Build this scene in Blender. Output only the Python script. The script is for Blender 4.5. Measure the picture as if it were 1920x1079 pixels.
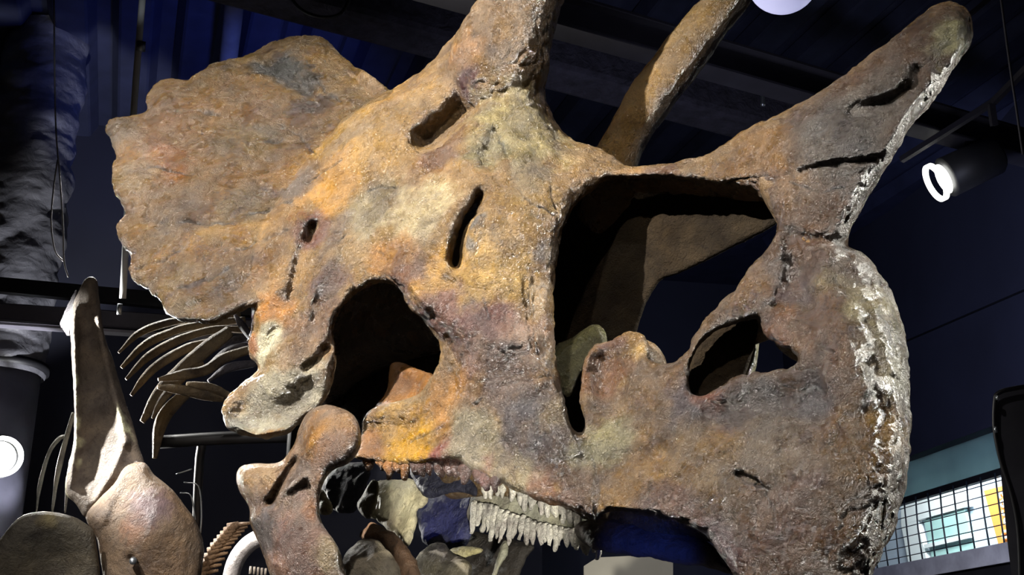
import bpy, bmesh, math, random
import numpy as np
from mathutils import Vector, Matrix

random.seed(7)
RNG = np.random.default_rng(7)
S = bpy.context.scene
COL = S.collection
for o in list(bpy.data.objects):
    bpy.data.objects.remove(o)

# ------------------------------------------------------------------ camera
FPX, PITCH, CAMZ = 2200.0, math.radians(19.0), 1.6
cam_d = bpy.data.cameras.new('camera')
cam = bpy.data.objects.new('camera', cam_d)
COL.objects.link(cam)
cam.location = (0, 0, CAMZ)
cam.rotation_euler = (math.pi / 2 + PITCH, 0, 0)
cam_d.sensor_fit = 'HORIZONTAL'
cam_d.sensor_width = 36.0
cam_d.lens = FPX / 1920 * 36.0
cam_d.clip_end = 200
S.camera = cam
CAM = np.array([0, 0, CAMZ])

# ------------------------------------------------------------------ view + world
S.view_settings.view_transform = 'Standard'
S.view_settings.look = 'None'
S.view_settings.gamma = 1.0
S.view_settings.use_curve_mapping = False
S.view_settings.exposure = 0.0
W = bpy.data.worlds.new('world')
S.world = W
W.use_nodes = True
W.node_tree.nodes['Background'].inputs[0].default_value = (0.16, 0.2, 0.36, 1)
W.node_tree.nodes['Background'].inputs[1].default_value = 0.02


# ------------------------------------------------------------------ pixel helpers
def rays(px, py):
    u = (np.asarray(px, float) - 960) / FPX
    v = (539.5 - np.asarray(py, float)) / FPX
    c, s = math.cos(PITCH), math.sin(PITCH)
    return np.stack([u, c - v * s, s + v * c], -1)


def P(px, py, depth):
    return CAM + rays(px, py) * np.asarray(depth, float)[..., None]


def to_px(V):
    d = V - CAM
    c, s = math.cos(PITCH), math.sin(PITCH)
    depth = d[:, 1] * c + d[:, 2] * s
    vv = -d[:, 1] * s + d[:, 2] * c
    return 960 + FPX * d[:, 0] / depth, 539.5 - FPX * vv / depth


def on_plane(px, py, p0, n):
    r = rays(px, py)
    t = np.dot(np.asarray(p0) - CAM, n) / (r @ np.asarray(n))
    return CAM + r * np.asarray(t)[..., None]


def on_z(px, py, z):
    return on_plane(px, py, (0, 0, z), (0, 0, 1.0))


def lin(*c):
    c = [x / 255 for x in c]
    return np.array([x / 12.92 if x <= .04045 else ((x + .055) / 1.055) ** 2.4 for x in c])


# skull frame: SAG = middle plane of the skull, LAT = sideways, away from the camera
YAW, ROLL = math.radians(33), math.radians(6)
LAT = np.array([math.sin(YAW) * math.cos(ROLL), math.cos(YAW) * math.cos(ROLL), -math.sin(ROLL)])
SAG0 = CAM + rays(1250, 315) * 3.05


def at_w(px, py, w):
    r = rays(px, py)
    t = (np.dot(SAG0 - CAM, LAT) - np.asarray(w, float)) / (r @ LAT)
    return CAM + r * t[..., None]


# ------------------------------------------------------------------ hall lamps (out of frame unless built below) and unseen added fills
def aim(o, target):
    d = Vector(target) - o.location
    o.rotation_euler = d.to_track_quat('-Z', 'Y').to_euler()


def spot(name, loc, target, power, color=(1, 1, 1), angle=60, radius=.05, blend=.3):
    d = bpy.data.lights.new(name, 'SPOT')
    d.energy, d.color = power, color
    d.spot_size, d.spot_blend, d.shadow_soft_size = math.radians(angle), blend, radius
    o = bpy.data.objects.new(name, d)
    COL.objects.link(o)
    o.location = loc
    aim(o, target)
    return o


spot('key_spotlight', (-2.2, 0.9, 4.6), (-.36, 3.0, 2.62), 2500, (1.0, .955, .89), 54, .025, .7)
spot('front_fill', (-1.2, -0.8, 4.7), (-.3, 2.9, 2.55), 420, (1.0, .94, .86), 46, .04, .8)  # weaker fill added beside the key, no lamp of the hall
spot('beak_fill', (0.1, 0.2, 5.05), (0.75, 2.5, 2.4), 220, (1.0, .94, .88), 40, .03, .8)  # unseen fill added from above to brighten the beak
spot('rim_spotlight', (3.1, 2.75, 3.3), (0.88, 2.5, 2.35), 720, (1.0, .98, .88), 32, .05)
spot('low_fill', (0.15, 0.2, 1.3), tuple(P(890, 958, 3.4)), 700, (1.0, .97, .88), 9.5, .03, .5)  # added white spot near the camera, brightens the jaw interior
spot('blue_fill', (-.25, .2, 1.35), tuple(P(1240, 1022, 3.1)), 230, (.05, .12, 1.0), 5.5, .03, .8)  # narrow blue spot added near the camera to tint the palate
spot('blue_jaw_fill', (-.1, .2, 1.35), tuple(P(832, 978, 3.5)), 220, (.05, .12, 1.0), 2.6, .03, .6)  # second narrow blue spot, added to tint the jaw plate
spot('blue_ceiling_spotlight', (-1.1, 5.5, 3.6), (-1.85, 6.3, 5.2), 60, (.12, .2, 1.0), 84, .1, .8)
spot('hall_spotlight', (1.0, 4.5, 2.8), (0.8, 9.0, 4.6), 36, (.75, .78, 1.0), 120, .3)
spot('wall_fill', (1.5, 5.6, 3.2), (3.1, 7.6, 3.2), 100, (.55, .62, 1.0), 110, .3)  # unseen wash added to lift the right wall
spot('back_spotlight', (-2.05, 5.2, 3.95), (-1.5, 4.3, 2.4), 260, (1, .98, .92), 70, .05)
spot('rod_fill', (-.9, 2.6, 2.6), tuple(P(250, 130, 5.2)), 130, (.95, .97, 1.0), 15, .05, .8)  # added narrow spot that brightens the hanging rod
spot('side_fill', (-3.0, 4.0, 3.4), (-1.6, 4.28, 2.66), 1700, (1, .98, .92), 24, .05, .5)  # unseen side spot added to whiten the shoulder blade edges
spot('shoulder_fill', (-1.4, 1.2, 1.5), (-1.6, 4.2, 2.2), 60, (1, .93, .9), 36, .2, .8)  # dim fill added for the shoulder bones
spot('column_fill', tuple(P(70, 1120, 5.2)), tuple(P(20, 600, 6.3)), 260, (.95, .96, 1.0), 46, .05)  # unseen light added to brighten the wrapped column from below

# ------------------------------------------------------------------ noise
def vnoise(Pt, scale, seed=0):
    q = Pt * scale + seed * 17.31
    i = np.floor(q).astype(np.int64)
    f = q - i
    f = f * f * (3 - 2 * f)
    out = 0

    def h(a, b, c):
        n = (a * 374761393 + b * 668265263 + c * 2147483647 + seed * 974711) & 0xffffffff
        n = ((n ^ (n >> 13)) * 1274126177) & 0xffffffff
        return ((n ^ (n >> 16)) & 0xffff) / 65535.0
    for dx in (0, 1):
        for dy in (0, 1):
            for dz in (0, 1):
                wgt = (f[:, 0] if dx else 1 - f[:, 0]) * (f[:, 1] if dy else 1 - f[:, 1]) * (f[:, 2] if dz else 1 - f[:, 2])
                out = out + wgt * h(i[:, 0] + dx, i[:, 1] + dy, i[:, 2] + dz)
    return out * 2 - 1


def fbm(Pt, scale, oct=4, seed=0, gain=.5):
    a, s, t = 1.0, 0, 0
    for k in range(oct):
        s = s + a * vnoise(Pt, scale * 2 ** k, seed + k)
        t += a
        a *= gain
    return s / t


# ------------------------------------------------------------------ materials
def new_mat(name):
    m = bpy.data.materials.new(name)
    m.use_nodes = True
    nt = m.node_tree
    return m, nt, nt.nodes['Principled BSDF']


def N(nt, kind, **kw):
    n = nt.nodes.new(kind)
    for k, v in kw.items():
        if k in n.inputs.keys() if hasattr(n.inputs, 'keys') else False:
            n.inputs[k].default_value = v
        else:
            setattr(n, k, v)
    return n


def noise_node(nt, coord, scale, detail=4, rough=.55, dist=0.0):
    n = nt.nodes.new('ShaderNodeTexNoise')
    n.inputs['Scale'].default_value = scale
    n.inputs['Detail'].default_value = detail
    n.inputs['Roughness'].default_value = rough
    n.inputs['Distortion'].default_value = dist
    nt.links.new(coord, n.inputs['Vector'])
    return n


def ramp(nt, fac, stops):
    r = nt.nodes.new('ShaderNodeValToRGB')
    while len(r.color_ramp.elements) < len(stops):
        r.color_ramp.elements.new(.5)
    for e, (p, c) in zip(r.color_ramp.elements, stops):
        e.position = p
        e.color = (*c, 1) if not np.isscalar(c) else (c, c, c, 1)
    nt.links.new(fac, r.inputs['Fac'])
    return r


def mix_rgb(nt, mode, a, b, fac=1.0):
    n = nt.nodes.new('ShaderNodeMix')
    n.data_type, n.blend_type = 'RGBA', mode
    if isinstance(fac, (int, float)):
        n.inputs[0].default_value = fac
    else:
        nt.links.new(fac, n.inputs[0])
    for s, i in ((a, 6), (b, 7)):
        if isinstance(s, (tuple, list, np.ndarray)):
            n.inputs[i].default_value = (*s, 1)
        else:
            nt.links.new(s, n.inputs[i])
    return n.outputs[2]


def bone_material(name, rough=.42, bump=1.0, attr=True, color=(.3, .2, .12), spec=.5):
    m, nt, b = new_mat(name)
    tc = nt.nodes.new('ShaderNodeTexCoord').outputs['Object']
    if attr:
        a = nt.nodes.new('ShaderNodeAttribute')
        a.attribute_name = 'pigment'
        base = a.outputs['Color']
    else:
        r = nt.nodes.new('ShaderNodeRGB')
        r.outputs[0].default_value = (*color, 1)
        base = r.outputs[0]
    n1 = noise_node(nt, tc, 9, 8, .62, .6)
    r1 = ramp(nt, n1.outputs['Fac'], [(.30, (.42, .37, .38)), (.48, (.92, .9, .9)), (.70, (1.4, 1.36, 1.28))])
    c1 = mix_rgb(nt, 'MULTIPLY', base, r1.outputs['Color'])
    n2 = noise_node(nt, tc, 55, 6, .65, 1.2)
    r2 = ramp(nt, n2.outputs['Fac'], [(.30, (.45, .40, .40)), (.46, (1, 1, 1)), (.75, (1.12, 1.1, 1.05))])
    c2 = mix_rgb(nt, 'MULTIPLY', c1, r2.outputs['Color'], .8)
    nt.links.new(c2, b.inputs['Base Color'])
    n3 = noise_node(nt, tc, 14, 3, .5, 0)
    rr = ramp(nt, n3.outputs['Fac'], [(.3, rough - .12), (.7, rough + .16)])
    nt.links.new(rr.outputs['Color'], b.inputs['Roughness'])
    b.inputs['Specular IOR Level'].default_value = spec
    # relief: broad lumps, wrinkles, fine grain
    nb1 = noise_node(nt, tc, 22, 6, .6, 1.5)
    nb2 = noise_node(nt, tc, 75, 5, .62, 2.2)
    nb3 = noise_node(nt, tc, 230, 3, .6, .5)
    bp = None
    for nn, st, dist in ((nb1, .8, .04), (nb2, .9, .017), (nb3, .5, .004)):
        k = nt.nodes.new('ShaderNodeBump')
        k.inputs['Strength'].default_value = min(1, st * bump)
        k.inputs['Distance'].default_value = dist
        nt.links.new(nn.outputs['Fac'], k.inputs['Height'])
        if bp is not None:
            nt.links.new(bp, k.inputs['Normal'])
        bp = k.outputs['Normal']
    nt.links.new(bp, b.inputs['Normal'])
    return m


def plain(name, color, rough=.6, metal=0.0, emit=None, strength=0.0, var=.25, scale=6, bump=0.0, bscale=30, spec=.5):
    m, nt, b = new_mat(name)
    tc = nt.nodes.new('ShaderNodeTexCoord').outputs['Object']
    n1 = noise_node(nt, tc, scale, 5, .6)
    r1 = ramp(nt, n1.outputs['Fac'], [(.3, 1 - var), (.7, 1 + var)])
    nt.links.new(mix_rgb(nt, 'MULTIPLY', tuple(color), r1.outputs['Color']), b.inputs['Base Color'])
    b.inputs['Roughness'].default_value = rough
    b.inputs['Metallic'].default_value = metal
    b.inputs['Specular IOR Level'].default_value = spec
    if emit is not None:
        b.inputs['Emission Color'].default_value = (*emit, 1)
        b.inputs['Emission Strength'].default_value = strength
    if bump:
        nb = noise_node(nt, tc, bscale, 6, .6, .5)
        k = nt.nodes.new('ShaderNodeBump')
        k.inputs['Strength'].default_value = bump
        k.inputs['Distance'].default_value = .02
        nt.links.new(nb.outputs['Fac'], k.inputs['Height'])
        nt.links.new(k.outputs['Normal'], b.inputs['Normal'])
    return m


def translucent(name, color):
    m, nt, b = new_mat(name)
    b.inputs['Base Color'].default_value = (*color, 1)
    b.inputs['Roughness'].default_value = .8
    t = nt.nodes.new('ShaderNodeBsdfTranslucent')
    tc = nt.nodes.new('ShaderNodeTexCoord').outputs['Object']
    n1 = noise_node(nt, tc, 3, 3)
    r1 = ramp(nt, n1.outputs['Fac'], [(.3, .85), (.7, 1.1)])
    nt.links.new(mix_rgb(nt, 'MULTIPLY', tuple(color), r1.outputs['Color']), t.inputs['Color'])
    mx = nt.nodes.new('ShaderNodeMixShader')
    mx.inputs[0].default_value = .6
    nt.links.new(b.outputs[0], mx.inputs[1])
    nt.links.new(t.outputs[0], mx.inputs[2])
    nt.links.new(mx.outputs[0], nt.nodes['Material Output'].inputs['Surface'])
    return m


def glass(name):
    m, nt, b = new_mat(name)
    b.inputs['Base Color'].default_value = (.93, .98, .97, 1)
    b.inputs['Roughness'].default_value = .02
    b.inputs['Transmission Weight'].default_value = 1
    b.inputs['IOR'].default_value = 1.2
    return m


M = {}
M['bone'] = bone_material('varnished_bone', .28, 1.0, spec=1.0)
M['bone_matte'] = bone_material('matte_bone', .8, .8, spec=.1)
M['bone_dull'] = bone_material('dull_bone', .6, .5)
M['black_metal'] = plain('black_metal', lin(22, 22, 26), .5, .3)
M['steel'] = plain('galvanised_steel', lin(150, 155, 160), .35, .9)
M['navy_wall'] = plain('navy_painted_wall', lin(33, 35, 50), .7, var=.2, scale=1.2)
M['deck'] = plain('dark_metal_deck', lin(40, 44, 66), .55, .2)
M['sprayed'] = plain('sprayed_fireproofing', lin(62, 60, 74), .95, bump=1.0, bscale=18, var=.4, scale=14)
M['beam'] = plain('painted_beam', lin(48, 46, 54), .7)
M['floor'] = plain('dark_floor', lin(40, 38, 40), .5)


# ------------------------------------------------------------------ object helpers
def mesh_from(name, V, F):
    me = bpy.data.meshes.new(name)
    me.from_pydata([tuple(v) for v in V], [], [tuple(int(i) for i in f) for f in F])
    me.update()
    return me


def link(name, me, mat=None, parent=None, smooth=True):
    o = bpy.data.objects.new(name, me)
    COL.objects.link(o)
    if mat is not None:
        me.materials.clear()
        me.materials.append(mat)
    if smooth:
        me.polygons.foreach_set('use_smooth', [True] * len(me.polygons))
    if parent is not None:
        o.parent = parent
        t = parent
        off = Vector((0, 0, 0))
        while t is not None:
            off += t.location
            t = t.parent
        o.location = -off
        # nested parts: the part above already cancels the thing's offset
    return o


def tag(o, label, cat, group=None):
    o['label'] = label
    o['category'] = cat
    if group:
        o['group'] = group
    return o


def thing(name, loc, label, cat, group=None):
    o = bpy.data.objects.new(name, None)
    o.empty_display_size = .1
    COL.objects.link(o)
    o.location = Vector([float(x) for x in loc])
    return tag(o, label, cat, group)


def structure(o):
    o['kind'] = 'structure'
    return o


def frames(pts):
    pts = np.asarray(pts, float)
    t = np.gradient(pts, axis=0)
    t /= np.linalg.norm(t, axis=1)[:, None] + 1e-9
    ref = np.array([0, 0, 1.0]) if abs(t[0][2]) < .9 else np.array([1.0, 0, 0])
    ns = []
    n = np.cross(t[0], ref)
    n /= np.linalg.norm(n)
    for k in range(len(pts)):
        n = n - t[k] * np.dot(n, t[k])
        n /= np.linalg.norm(n) + 1e-9
        ns.append(n)
    ns = np.array(ns)
    return t, ns, np.cross(t, ns)


def cr_open(pts, n=6):
    pts = np.asarray(pts, float)
    p = np.vstack([2 * pts[0] - pts[1], pts, 2 * pts[-1] - pts[-2]])
    out = []
    for i in range(1, len(p) - 2):
        for k in range(n):
            t = k / n
            out.append(.5 * (2 * p[i] + (p[i + 1] - p[i - 1]) * t + (2 * p[i - 1] - 5 * p[i] + 4 * p[i + 1] - p[i + 2]) * t * t
                             + (3 * p[i] - p[i - 1] - 3 * p[i + 1] + p[i + 2]) * t ** 3))
    out.append(p[-2])
    return np.array(out)


def tube_geo(pts, radii, seg=12, sub=6, flat=1.0, flat_dir=None):
    """closed tapering tube through pts; flat<1 squeezes it along flat_dir"""
    a = cr_open(np.column_stack([np.asarray(pts, float), np.asarray(radii, float)]), sub) if sub > 1 else np.column_stack([pts, radii])
    C, R = a[:, :3], np.maximum(a[:, 3], 1e-4)
    t, n, b = frames(C)
    V = []
    for k in range(len(C)):
        for s in range(seg):
            an = 2 * math.pi * s / seg
            d = (n[k] * math.cos(an) + b[k] * math.sin(an)) * R[k]
            if flat_dir is not None:
                d = d - flat_dir * np.dot(d, flat_dir) * (1 - flat)
            V.append(C[k] + d)
    F = []
    for k in range(len(C) - 1):
        for s in range(seg):
            s2 = (s + 1) % seg
            F.append((k * seg + s, k * seg + s2, (k + 1) * seg + s2, (k + 1) * seg + s))
    V.append(C[0]); V.append(C[-1])
    i0, i1 = len(V) - 2, len(V) - 1
    L = (len(C) - 1) * seg
    for s in range(seg):
        s2 = (s + 1) % seg
        F.append((i0, s2, s))
        F.append((i1, L + s, L + s2))
    return np.array(V), F


def box_geo(c, ax, half):
    c = np.asarray(c, float)
    V = []
    for sx in (-1, 1):
        for sy in (-1, 1):
            for sz in (-1, 1):
                V.append(c + ax[0] * sx * half[0] + ax[1] * sy * half[1] + ax[2] * sz * half[2])
    F = [(0, 1, 3, 2), (4, 6, 7, 5), (0, 4, 5, 1), (2, 3, 7, 6), (0, 2, 6, 4), (1, 5, 7, 3)]
    return np.array(V), F


def bar_geo(a, b, wid, hei, up=(0, 0, 1.0)):
    a, b = np.asarray(a, float), np.asarray(b, float)
    t = b - a
    L = np.linalg.norm(t)
    t /= L
    s = np.cross(t, up)
    s /= np.linalg.norm(s)
    return box_geo((a + b) / 2, (t, s, np.cross(s, t)), (L / 2, wid / 2, hei / 2))


def join(*gs):
    V, F, n = [], [], 0
    for v, f in gs:
        V.append(np.asarray(v, float))
        F += [tuple(i + n for i in q) for q in f]
        n += len(v)
    return np.vstack(V), F


def put(name, geo, mat, parent=None, smooth=False, bevel=0.0, bseg=2):
    me = mesh_from(name, *geo)
    bm = bmesh.new()
    bm.from_mesh(me)
    bmesh.ops.recalc_face_normals(bm, faces=bm.faces)
    if bevel:
        bmesh.ops.bevel(bm, geom=list(bm.edges), offset=bevel, segments=bseg, affect='EDGES', profile=.5)
    bm.to_mesh(me)
    bm.free()
    return link(name, me, mat, parent, smooth)


# ------------------------------------------------------------------ relief solids (thick bone plates)
def smooth_closed(pts, n=4):
    p = np.asarray(pts, float)
    m = len(p)
    out = []
    for i in range(m):
        a, b, c, d = p[i - 1], p[i], p[(i + 1) % m], p[(i + 2) % m]
        for k in range(n):
            t = k / n
            out.append(.5 * (2 * b + (c - a) * t + (2 * a - 5 * b + 4 * c - d) * t * t + (3 * b - a - 3 * c + d) * t ** 3))
    return np.array(out)


def inside(poly, X, Y):
    res = np.zeros(X.shape, bool)
    x1, y1 = poly[:, 0], poly[:, 1]
    x2, y2 = np.roll(x1, -1), np.roll(y1, -1)
    for a, b, c, d in zip(x1, y1, x2, y2):
        if b == d:
            continue
        cond = (b > Y) != (d > Y)
        res ^= cond & (X < (c - a) * (Y - b) / (d - b) + a)
    return res


def seg_dist(polys, X, Y, closed=True):
    best = np.full(X.shape, 1e9)
    bx, by = np.zeros(X.shape), np.zeros(X.shape)
    for poly in polys:
        q = np.roll(poly, -1, 0) if closed else poly[1:]
        p = poly if closed else poly[:-1]
        for (a, b), (c, d) in zip(p, q):
            ex, ey = c - a, d - b
            L = ex * ex + ey * ey + 1e-9
            t = np.clip(((X - a) * ex + (Y - b) * ey) / L, 0, 1)
            qx, qy = a + t * ex, b + t * ey
            dd = (X - qx) ** 2 + (Y - qy) ** 2
            m = dd < best
            best[m] = dd[m]
            bx[m] = qx[m]
            by[m] = qy[m]
    return np.sqrt(best), bx, by


def tps(ctrl, X, Y, col=2, smooth=1e-4):
    c = np.asarray(ctrl, float)
    p = c[:, :2] / 1000
    n = len(p)

    def k(r2):
        return .5 * r2 * np.log(r2 + 1e-12)
    K = k(((p[:, None] - p[None]) ** 2).sum(-1)) + np.eye(n) * smooth
    Q = np.column_stack([np.ones(n), p])
    A = np.block([[K, Q], [Q.T, np.zeros((3, 3))]])
    sol = np.linalg.solve(A, np.concatenate([c[:, col], np.zeros(3)]))
    x = np.column_stack([X, Y]) / 1000
    out = np.zeros(len(x))
    for s in range(0, len(x), 20000):
        xx = x[s:s + 20000]
        out[s:s + 20000] = k(((xx[:, None] - p[None]) ** 2).sum(-1)) @ sol[:n] + sol[n] + xx @ sol[n + 1:]
    return out


def idw(ctrl, X, Y, cols):
    c = np.asarray(ctrl, float)
    res = [np.zeros(len(X)) for _ in cols]
    for s in range(0, len(X), 20000):
        d2 = (X[s:s + 20000, None] - c[None, :, 0]) ** 2 + (Y[s:s + 20000, None] - c[None, :, 1]) ** 2
        w = 1 / (d2 + 60) ** 2
        w /= w.sum(1)[:, None]
        for r, cc in zip(res, cols):
            r[s:s + 20000] = w @ c[:, cc]
    return res


def relief(outline, wctrl, er, holes=(), feats=(), step=5, mirror=False, sm=4):
    """thick plate: outline and holes in photo pixels, sideways offset from the skull's middle plane from wctrl,
    half thickness e and edge rounding r from er"""
    out = smooth_closed(outline, sm)
    hol = [smooth_closed(h, sm) for h in holes]
    x0, y0 = out.min(0) - step
    x1, y1 = out.max(0) + step
    gx, gy = np.arange(x0, x1 + step, step), np.arange(y0, y1 + step, step)
    GX, GY = np.meshgrid(gx, gy)
    cx, cy = GX[:-1, :-1] + step / 2, GY[:-1, :-1] + step / 2
    m = inside(out, cx, cy)
    for h in hol:
        m &= ~inside(h, cx, cy)
    nx = len(gx)
    jj, ii = np.nonzero(m)
    quads = np.stack([jj * nx + ii, jj * nx + ii + 1, (jj + 1) * nx + ii + 1, (jj + 1) * nx + ii], 1)
    used, inv = np.unique(quads, return_inverse=True)
    quads = inv.reshape(quads.shape)
    X, Y = GX.ravel()[used].copy(), GY.ravel()[used].copy()
    nv = len(X)
    e = np.concatenate([quads[:, [0, 1]], quads[:, [1, 2]], quads[:, [2, 3]], quads[:, [3, 0]]])
    key = np.sort(e, 1)
    _, idx, cnt = np.unique(key, axis=0, return_index=True, return_counts=True)
    bed = e[idx[cnt == 1]]
    bv = np.unique(bed)
    d, bx, by = seg_dist([out] + hol, X, Y)
    sn = bv[d[bv] < step * 1.5]
    X[sn], Y[sn] = bx[sn], by[sn]
    d[sn] = 0
    w = tps(wctrl, X, Y)
    for pts, rad, amp in feats:
        fd, _, _ = seg_dist([np.asarray(pts, float)], X, Y, closed=False)
        w = w + amp * np.exp(-(fd / rad) ** 2)
    E, R = idw(er, X, Y, (2, 3))
    dm = d * 3.0 / FPX
    q = 1 - np.clip(dm / R, 0, 1)
    rnd = 1 - np.sqrt(np.clip(1 - q * q, 0, 1))
    wf = w - E * rnd
    wb = w - 2 * E + E * rnd
    A, B = at_w(X, Y, wf), at_w(X, Y, wb)
    if mirror:
        def mir(V):
            k = (V - SAG0) @ LAT
            return V - 2 * k[:, None] * LAT
        A, B = mir(A), mir(B)
    V = np.vstack([A, B])
    F = [tuple(t) for t in quads] + [tuple(t + nv) for t in quads[:, ::-1]]
    F += [(a2, a1, a1 + nv, a2 + nv) for a1, a2 in bed]
    if mirror:
        F = [t[::-1] for t in F]
    return V, F


def remesh(geo, voxel, smooth=4, fac=.5):
    me = mesh_from('tmp', *geo)
    o = bpy.data.objects.new('tmp', me)
    COL.objects.link(o)
    r = o.modifiers.new('r', 'REMESH')
    r.mode = 'VOXEL'
    r.voxel_size = voxel
    if smooth:
        s = o.modifiers.new('s', 'SMOOTH')
        s.factor, s.iterations = fac, smooth
    dg = bpy.context.evaluated_depsgraph_get()
    ev = o.evaluated_get(dg)
    m2 = bpy.data.meshes.new_from_object(ev)
    bpy.data.objects.remove(o)
    bpy.data.meshes.remove(me)
    return m2


def arrays(me):
    n = len(me.vertices)
    V = np.empty(n * 3)
    me.vertices.foreach_get('co', V)
    Nn = np.empty(n * 3)
    me.vertex_normals.foreach_get('vector', Nn)
    return V.reshape(-1, 3), Nn.reshape(-1, 3)


def quads_of(me):
    nl = len(me.loops)
    li = np.empty(nl, np.int32)
    me.loops.foreach_get('vertex_index', li)
    ls = np.empty(len(me.polygons), np.int32)
    lt = np.empty(len(me.polygons), np.int32)
    me.polygons.foreach_get('loop_start', ls)
    me.polygons.foreach_get('loop_total', lt)
    assert (lt == 4).all()
    return li.reshape(-1, 4)


def set_pigment(me, c):
    at = me.color_attributes.new('pigment', 'FLOAT_COLOR', 'POINT')
    at.data.foreach_set('color', np.column_stack([c, np.ones(len(c))]).astype(np.float32).ravel())


def paint(V, base, blobs, wfun, seed=3, warp=.05):
    """pigment of the bone: base tone plus stains or painted-in light, each a 3D patch on the bone"""
    wv = V + warp * np.column_stack([fbm(V, 9, 4, seed), fbm(V, 9, 4, seed + 9), fbm(V, 9, 4, seed + 18)])
    c = np.tile(np.asarray(base), (len(V), 1))
    n = fbm(V, 5, 5, seed + 30, .6)
    fine = fbm(V, 26, 4, seed + 40, .65)
    tint = fbm(V, 7, 4, seed + 50)
    c = c * (1 + .3 * n + .3 * fine)[:, None]
    c = c * (1 + tint[:, None] * np.array([.10, 0, -.16]))
    for x, y, r, col, k in blobs:
        ctr = wfun(x, y)
        d = np.linalg.norm(wv - ctr, axis=1) / (r * 3.8 / FPX)
        a = np.clip((1.25 - d + .55 * fine) * 1.5, 0, 1)
        a = (min(1, k * 1.1) * a * a * (3 - 2 * a))[:, None]
        c = c * (1 - a) + lin(*col) * (1 + .35 * fine + .2 * n)[:, None] * a
    g = c @ np.array([.3, .59, .11])
    c = np.clip(c * 1.06 - g[:, None] * .06, .003, 1) * np.array([.53, .56, .49])
    return np.clip(c, .004, 1)


def bone_piece(name, geo, parent, base, blobs=(), voxel=.007, smooth=3, mat='bone', amp=.004, wref=0.0, seed=5):
    me = remesh(geo, voxel, smooth)
    V, Nn = arrays(me)
    V2 = V + Nn * (amp * fbm(V, 18, 4, seed))[:, None]
    me.vertices.foreach_set('co', V2.ravel())
    me.update()
    set_pigment(me, paint(V, lin(*base), blobs, lambda x, y: at_w(np.array(float(x)), np.array(float(y)), np.array(wref)), seed))
    me.name = name
    return link(name, me, M[mat], parent)

# ================================================================== the hall
ZC = 5.2
Bd = np.array([-.194, .981, 0.0])          # along the right wall, away from the camera
Ad = np.array([.981, .194, 0.0])           # along the back wall
Up = np.array([0, 0, 1.0])
WR0 = P(1780, 950, 8.0)                    # a point on the right wall (window)
WP0 = on_z(150, 232, ZC)                   # top of the partition on the left
WB0 = on_plane(1470, 700, WR0, Ad)          # the back wall meets the right wall here
# corner between back wall and right wall
mm = np.array([[Bd[0], -Ad[0]], [Bd[1], -Ad[1]]])
tt = np.linalg.solve(mm, (WB0 - WR0)[:2])
CORNER = (WR0 + Bd * tt[0]); CORNER[2] = 0
LEFTX = CORNER - Ad * 9.5
pc_ = on_plane(1010, 250, WP0, Bd)


def wbox(name, c, half, mat, parent=None, ax=(Ad, Bd, Up), bevel=0.0):
    return put(name, box_geo(c, ax, half), mat, parent, False, bevel)


mid = CORNER - Ad * 4.75 - Bd * 7.5
structure(wbox('floor', mid + Up * -.05, (4.9, 7.7, .05), M['floor']))
ceil = structure(wbox('ceiling', mid + Up * (ZC + .1), (4.9, 7.7, .1), M['deck']))
structure(wbox('wall_back', CORNER - Ad * 4.75 + Bd * .1 + Up * ZC / 2, (4.9, .1, ZC / 2), M['navy_wall']))
structure(wbox('wall_left', LEFTX - Bd * 7.5 - Ad * .1 + Up * ZC / 2, (.1, 7.7, ZC / 2), M['navy_wall']))
structure(wbox('wall_front', mid - Bd * 7.6 + Up * ZC / 2, (4.9, .1, ZC / 2), M['navy_wall']))

pl_ = pc_ - Ad * 7.0
pl_[2] = 0
structure(wbox('wall_partition', pl_ + Ad * 3.5 + Up * ZC / 2 + Bd * .1, (3.5, .1, ZC / 2), M['navy_wall']))
# right wall with the window opening
nR = Ad


def rw(px, py, off=0.0):
    return on_plane(px, py, WR0 + nR * off, nR)


def s_of(p):
    return float(np.dot(p - CORNER, -Bd))


s0, s1 = s_of(rw(1590, 950)), s_of(rw(1990, 950))
z0, z1 = rw(1780, 1041)[2], rw(1780, 829)[2]


def wall_piece(name, sa, sb, za, zb):
    c = CORNER - Bd * (sa + sb) / 2 + Up * (za + zb) / 2 + nR * .1
    return box_geo(c, (Bd, Ad, Up), ((sb - sa) / 2, .1, (zb - za) / 2))


structure(put('wall_right', join(wall_piece('', -.2, s0, 0, ZC), wall_piece('', s1, 15.2, 0, ZC), wall_piece('', s0, s1, 0, z0 - .25),
                                 wall_piece('', s0, s1, z1, ZC)), M['navy_wall']))
# seams of the cladding on the right wall
for pa, pb in (((1700, 640), (1950, 532)),):
    a, b = rw(*pa, -.004), rw(*pb, -.004)
    structure(put('trim_1', bar_geo(a, b, .008, .012), M['black_metal']))

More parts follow.
